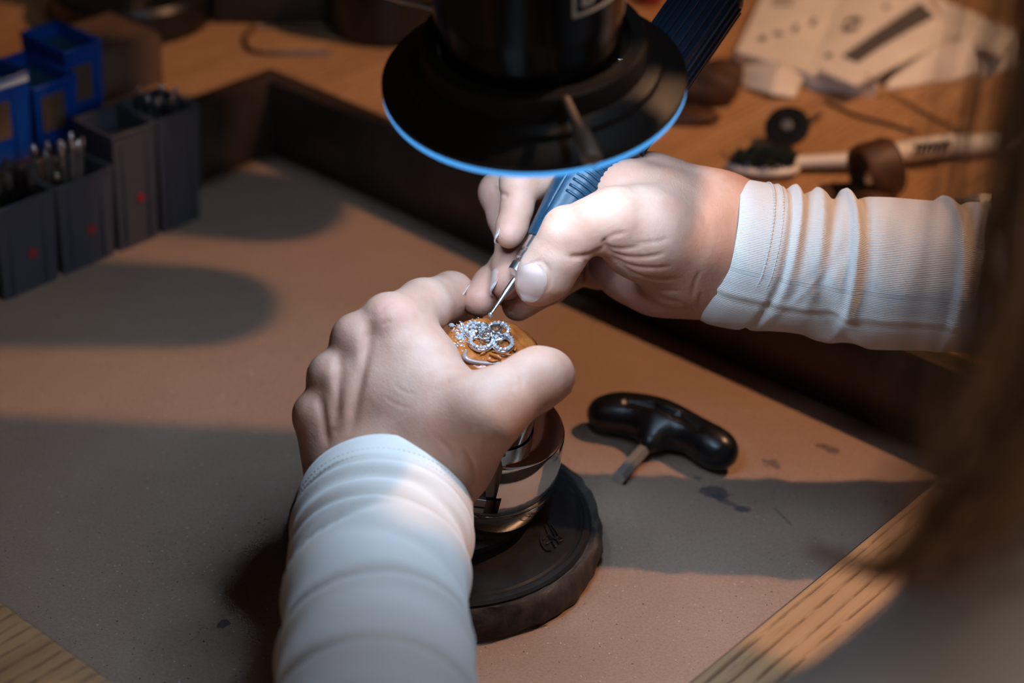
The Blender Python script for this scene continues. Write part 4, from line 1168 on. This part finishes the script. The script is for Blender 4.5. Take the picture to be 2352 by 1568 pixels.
def nail_front(outline_axis, halfw, V_, F_):
    """nail plate laid on the side of the thumb that looks at the camera"""
    bvh = BVHTree.FromPolygons([tuple(v) for v in V_], [tuple(int(i) for i in f) for f in F_])
    (ru, rv), (tu, tv) = outline_axis; ax_ = np.array([tu-ru, tv-rv]); sd2 = np.array([-ax_[1], ax_[0]])/np.linalg.norm(ax_)
    n1, n2 = 16, 20; top = []; uv = []
    for j in range(n2+1):
        vv = j/n2
        prof = (1 - abs((vv-.52)/.52)**2.6)**.5 if abs(vv-.52) < .52 else 0
        prof = max(prof, .04)
        for i in range(n1+1):
            uu = -1 + 2*i/n1
            q = np.array([ru, rv]) + ax_*vv + sd2*uu*halfw*prof
            o3 = CAM; dr = P(q[0], q[1], 100.0) - CAM; dr /= np.linalg.norm(dr)
            hit = bvh.ray_cast(Vector(o3), Vector(dr))
            if hit[0] is None or np.array(hit[0]) @ Fw - CAM @ Fw > 672:
                hit = bvh.find_nearest(Vector(P(q[0], q[1], 656)))
            top.append(np.array(hit[0]) + np.array(hit[1])*.25); uv.append((.5+uu*.5, vv))
    top = np.array(top).reshape(n2+1, n1+1, 3)
    for it in range(6):                                           # even out the plate
        t2 = top.copy(); t2[1:-1, 1:-1] = (top[:-2, 1:-1]+top[2:, 1:-1]+top[1:-1, :-2]+top[1:-1, 2:])/4
        top = t2
    rise = np.sin(np.linspace(0, 1, n1+1)*math.pi)**.7
    nrm = (-Fw*.9 - Rt*.3); nrm /= np.linalg.norm(nrm)
    lift = .55*rise[None, :, None]*np.clip(np.linspace(0, 1, n2+1)*4, 0, 1)[:, None, None]*nrm
    top = (top + lift).reshape(-1, 3); bot = top - nrm*.8
    V = np.vstack([top, bot]); w_ = n1+1; o_ = w_*(n2+1); F = []
    for j in range(n2):
        for i in range(n1):
            a_ = j*w_+i; F += [(a_, a_+1, a_+w_+1, a_+w_), (o_+a_, o_+a_+w_, o_+a_+w_+1, o_+a_+1)]
    ring = list(range(w_)) + [j*w_+n1 for j in range(1, n2+1)] + [n2*w_+i for i in range(n1-1, -1, -1)] + [j*w_ for j in range(n2-1, 0, -1)]
    F += [(ring[q], ring[q] + o_, ring[(q+1) % len(ring)] + o_, ring[(q+1) % len(ring)]) for q in range(len(ring))]
    return mk('fingernail', (V, F), MAT['nail'], person, True, 60, uv+uv)
nail_front(((1229, 604), (1207, 690)), 37, rhV, rhF)
nail(Rj['i_dip'], Rj['i_tip'], -Rt*.95 - Fw*.1 - Up*.1, 5.35, 9, .8, r2=4.9)
nail(Rj['m_dip'], Rj['m_tip'], -Rt*.98 - Fw*.2, 6.15, 9, .8, back=1.0, r2=5.8)
nail(Rj['r_dip'], Rj['r_tip'], -Rt*.9 + Up*.0 - Fw*.25, 6.6, 9, .75, back=2.5, r2=6.3)
nail(L['t_ip'], P(1256, 862, 646), Rt*.75 - Up*.3 + Fw*.6, 9.2, 12, .7)
# redder finger tips and palm
bl_ = np.zeros(len(allV))
for c_, r_, a_ in ((Rj['i_tip'], 6, .4), (Rj['m_tip'], 7, .6), (Rj['r_tip'], 8, .6), (P(1200, 705, 714), 14, .7), (P(1270, 660, 664), 7, .7), (P(1300, 620, 664), 8, .5), (P(1440, 660, 708), 22, .7), (P(1360, 620, 735), 14, .8), (P(1500, 680, 700), 22, .6),
                   (P(1290, 890, 648), 8, .6), (P(1180, 950, 640), 10, .35), (P(895, 715, 647), 6, .35), (P(800, 760, 648), 6, .3), (P(1325, 592, 656), 6, .5)):
    bl_ = np.maximum(bl_, a_*np.exp(-(np.linalg.norm(allV - c_, axis=1)/r_)**2))
person.data.attributes.new('blush', 'FLOAT', 'POINT').data.foreach_set('value', bl_.astype(np.float32))

# ---------------------------------------------------------------- shirt: body with sleeves, cuffs
cream = (.73, .67, .61)
def sleeve(path, radii, folds, seed, n_t=190, n_a=144, flat=1.0, hint=None, wall=1.1, lower_seam=None, lead=0.0):
    path = catmull(path, 24); Lp = np.r_[0, np.cumsum(np.linalg.norm(np.diff(path, axis=0), axis=1))]
    tt = np.linspace(0, Lp[-1], n_t)
    c = np.stack([np.interp(tt, Lp, path[:, k]) for k in range(3)], 1); tan = np.gradient(c, axis=0)
    hv = np.array(hint, float)
    V = []; uv = []
    rs = np.interp(tt, [q[0] for q in radii], [q[1] for q in radii])
    for layer in (0, 1):
        for j in range(n_t):
            t = tan[j]/np.linalg.norm(tan[j]); y_ = hv - t*(hv @ t); y_ /= np.linalg.norm(y_); x_ = np.cross(t, y_)
            for i in range(n_a):
                th = 2*math.pi*i/n_a
                r = rs[j]
                for (pos, amp, wid, slant, ph, span) in folds:
                    dth = (th - ph + math.pi) % (2*math.pi) - math.pi
                    win = math.exp(-(dth/span)**2) if span < 3 else 1
                    dd = tt[j] - pos - slant*math.sin(dth)*8 - slant*4*dth*.3
                    if span != 9 and amp > 0: dd = dd*1.7 if dd < 0 else dd*.65
                    r += amp * math.exp(-(dd/wid)**2) * win
                r += .35*math.sin(tt[j]*.21 + 2*math.sin(th+seed)) * math.sin(th*2+seed) * min(1, tt[j]/25)
                if lower_seam is not None:
                    ds = (th - lower_seam + math.pi) % (2*math.pi) - math.pi; r += .45*math.exp(-((ds-.05)/.05)**2) - .5*math.exp(-((ds+.06)/.05)**2)
                if layer: r -= wall
                V.append(c[j] + (x_*math.cos(th)*flat + y_*math.sin(th)) * r - t*lead*max(0, -math.sin(th))**1.3*math.exp(-tt[j]/22))
                uv.append((tt[j]/100, i/n_a))
    F = []; o_ = n_t*n_a
    for j in range(n_t-1):
        for i in range(n_a):
            k = (i+1) % n_a
            F.append((j*n_a+i, (j+1)*n_a+i, (j+1)*n_a+k, j*n_a+k)); F.append((o_+j*n_a+i, o_+j*n_a+k, o_+(j+1)*n_a+k, o_+(j+1)*n_a+i))
    for i in range(n_a):
        k = (i+1) % n_a; F.append((i, k, o_+k, o_+i)); e = (n_t-1)*n_a; F.append((e+k, e+i, o_+e+i, o_+e+k))
    return np.array(V), F, uv
tV, tF = surface(torso_field(9, 7.0, False))
knit = cloth_mat('cream_knit', cream, 84, .4)
shirt = mk('shirt', (tV, tF), knit, person, uv=np.c_[tV[:, 2]*.01, np.arctan2(tV[:, 1]+200, tV[:, 0]-250)*.16])
tag(shirt, 'cream long-sleeved knit shirt')
H = math.pi/2
def ribbed(o, uv, lo, hi, amt):
    u_ = np.asarray(uv)[:, 1]; f_ = ((u_ > lo) & (u_ < hi)).astype(np.float32) * amt
    o.data.attributes.new('ribbed', 'FLOAT', 'POINT').data.foreach_set('value', f_)
V, F, uv = sleeve(LFA, [(0, 27.6), (3, 28.3), (15, 28.4), (40, 27.0), (130, 27.6), (320, 36)],
    [(0, -.9, 2.0, 0, 0, 9), (17.5, -2.0, 1.5, .1, H, 9), (20.5, 1.6, 2.6, .1, H, 2.4), (28.5, -2.0, 2.6, .4, H+.5, 1.3), (31, 2.0, 3.0, -.35, H-.3, 1.3), (38.5, -2.4, 2.4, .2, H+.2, 1.6), (42, 2.2, 3.4, .2, H+.1, 1.9), (52, -2.4, 2.6, -.9, H-.8, .8), (56, 2.2, 3, -1.0, H-.8, .8),
     (64, -1.2, 4, 1.0, H+.7, .9), (86, -3.0, 3.4, -.25, H, 2.6), (90, 2.0, 4, -.25, H, 2.6), (127, -2.6, 3.6, .15, H, 2.6), (132, 1.8, 5, .15, H, 2.6), (158, 1.5, 8, .2, H, 9)], 1.0, flat=1.05, hint=-Fw*.6 + Up*.8)
ribbed(mk('left_sleeve', (V, F), knit, shirt, uv=uv), uv, 2, 3, 0)
V, F, uv = sleeve(RFA, [(0, 25.0), (4, 25.6), (18, 26.3), (30, 25.8), (60, 27), (120, 28.5), (320, 40)],
    [(0, -.7, 1.6, 0, 0, 9), (18.2, -1.4, 1.2, 0, 0, 9), (21.6, 1.7, 1.7, .05, H+.3, 1.5), (25.2, -1.7, 1.9, .1, H, 1.6), (31.0, 2.0, 2.4, .1, H+.2, 1.5), (37.2, -1.9, 2.2, .35, H, 1.5), (42.8, 3.0, 2.0, -.12, H, 1.9), (47.6, -1.5, 2.6, -.1, H-.2, 1.5),
     (80, 2.2, 2.4, -.2, H, 2.0), (85.5, -1.6, 3, -.2, H, 1.8), (112, 1.5, 6, .2, H, 9), (34, -1.2, 3, 1.6, .2, .7), (30, 1.0, 3, 1.6, .0, .7), (45, 1.8, 4, -1.8, -.4, .6), (38, -1.2, 3, -1.8, -.4, .6),
     (8, 3.4, 10, 0, -H, 1.0), (40, 1.6, 7, .5, -H, 1.2), (60, 1.8, 9, -.3, -H, 1.3)], 2.2, flat=.98, hint=-Fw*.35 + Up*.94, lower_seam=-.42+2*math.pi, lead=9.0)
for th_ in (0,):
    rs_ = mk('right_sleeve', (V, F), knit, shirt, uv=uv)
    ribbed(rs_, uv, -1, 2, 1.0)
def ring_on(path, pos, r, th0, th1, hint, flat, wob=.12, n=90):
    pth = catmull(path, 24); Lp = np.r_[0, np.cumsum(np.linalg.norm(np.diff(pth, axis=0), axis=1))]
    c = np.array([np.interp(pos, Lp, pth[:, k]) for k in range(3)]); t = np.array([np.interp(pos+2, Lp, pth[:, k]) for k in range(3)]) - c
    t /= np.linalg.norm(t); y_ = np.array(hint, float); y_ = y_ - t*(y_ @ t); y_ /= np.linalg.norm(y_); x_ = np.cross(t, y_)
    return c, t, x_, y_
for path, hint, flat, r, nm in ((LFA, -Fw*.6 + Up*.8, 1.05, 28.35, 'left'), (RFA, -Fw*.35 + Up*.94, .98, 26.25, 'right')):
    for pos in (11.2, 14.6):
        c, t, x_, y_ = ring_on(path, pos, r, 0, 1, hint, flat)
        st_ = []
        for k in range(110):
            a = 2*math.pi*k/110
            p = c + (x_*math.cos(a)*flat + y_*math.sin(a))*(r + (3.0*math.exp(-(((a+H) % (2*math.pi))/1.1)**2)*0))
            if nm == 'right': p = p - t*9.0*max(0, -math.sin(a))**1.3*math.exp(-pos/22)
            if nm == 'right' and math.sin(a) < -.3: continue
            tg = -x_*math.sin(a) + y_*math.cos(a)
            st_.append(box(p, (.5, .16, .16), (tg, t, np.cross(tg, t))))
        tag(mk('hem_stitching', merge(*st_), mat('thread_'+nm, (.72, .66, .60), .8), bpy.data.objects[nm+'_sleeve'], False), kind='stuff')

# ---------------------------------------------------------------- hair falling past the face
def hair_mat():
    m = mat('brown_hair', (.05, .024, .012), .42); n = N(m)
    f = n.noise(n.coord('Object'), 60, 3)
    n.l(n.ramp(f, [(.35, (.18, .088, .044)), (.65, (.34, .18, .09))]), n.b.inputs['Base Color'])
    return m
hs = []; hr = random.Random(3)
def strand(pts, r):
    pth = catmull(pts, 5); n = len(pth)
    hs.append(tube(pth, [r, r, r*.8, r*.3], 3))
top = HEAD + np.array([0, 0, 60])
for k in range(560):                                            # lock that hangs in front of the frame
    a = np.array([hr.gauss(0, 1), hr.gauss(0, 1), hr.gauss(0, 1)])
    f1, f2, f3 = a*9, a*10 + [hr.gauss(0, 4), hr.gauss(0, 4), 0], a*7 + [hr.gauss(0, 3), hr.gauss(0, 3), 0]
    end = hr.random()
    pts = [HEAD - E2*70 + a*10 + [0, 0, 30], P(2660, -420, 350) + f1, P(2510, 300, 352) + f2, P(2430, 760, 355) + f2]
    if end < .85: pts.append(P(2320 + hr.gauss(0, 25), 1010 + hr.gauss(0, 40), 356) + f3)
    if end < .5: pts.append(P(2170 + hr.gauss(0, 30), 1190 + hr.gauss(0, 35), 358) + f3*.7)
    if end < .22: pts.append(P(2060 + hr.gauss(0, 22), 1300 + hr.gauss(0, 25), 360) + f3*.5)
    strand(pts, hr.uniform(.25, .5))
for k in range(26):                                             # thin stray strand
    g = np.array([hr.gauss(0, 1), hr.gauss(0, 1), hr.gauss(0, 1)]) * 1.1
    strand([P(2240, 1110, 356)+g, P(2130, 1230, 358)+g, P(2040, 1300, 360)+g, P(1950, 1290, 362)+g*.6, P(1855, 1258, 364)+g*.3], .3)
for k in range(900):                                            # hair over the skull
    th = hr.uniform(-2.5, 2.5); f_ = E1
    d0 = f_*math.cos(th) + E2*math.sin(th)
    p0 = HEAD + np.array([0, 0, 98]) + d0*18; p1 = HEAD + np.array([0, 0, 60]) + d0*76; p2 = HEAD + np.array([0, 0, -10]) + d0*(90 + hr.uniform(0, 12))
    if d0 @ E1 < -.1: continue
    p3 = HEAD + np.array([0, 0, -120]) + d0*(78 + hr.uniform(0, 14)); p4 = HEAD + np.array([0, 0, -230 + hr.uniform(-30, 30)]) + d0*(92 + hr.uniform(0, 20)) + E1*30
    strand([p0, p1, p2, p3, p4], .9)
tag(mk('hair', merge(*hs), hair_mat(), person), 'long loose brown hair', kind='stuff')
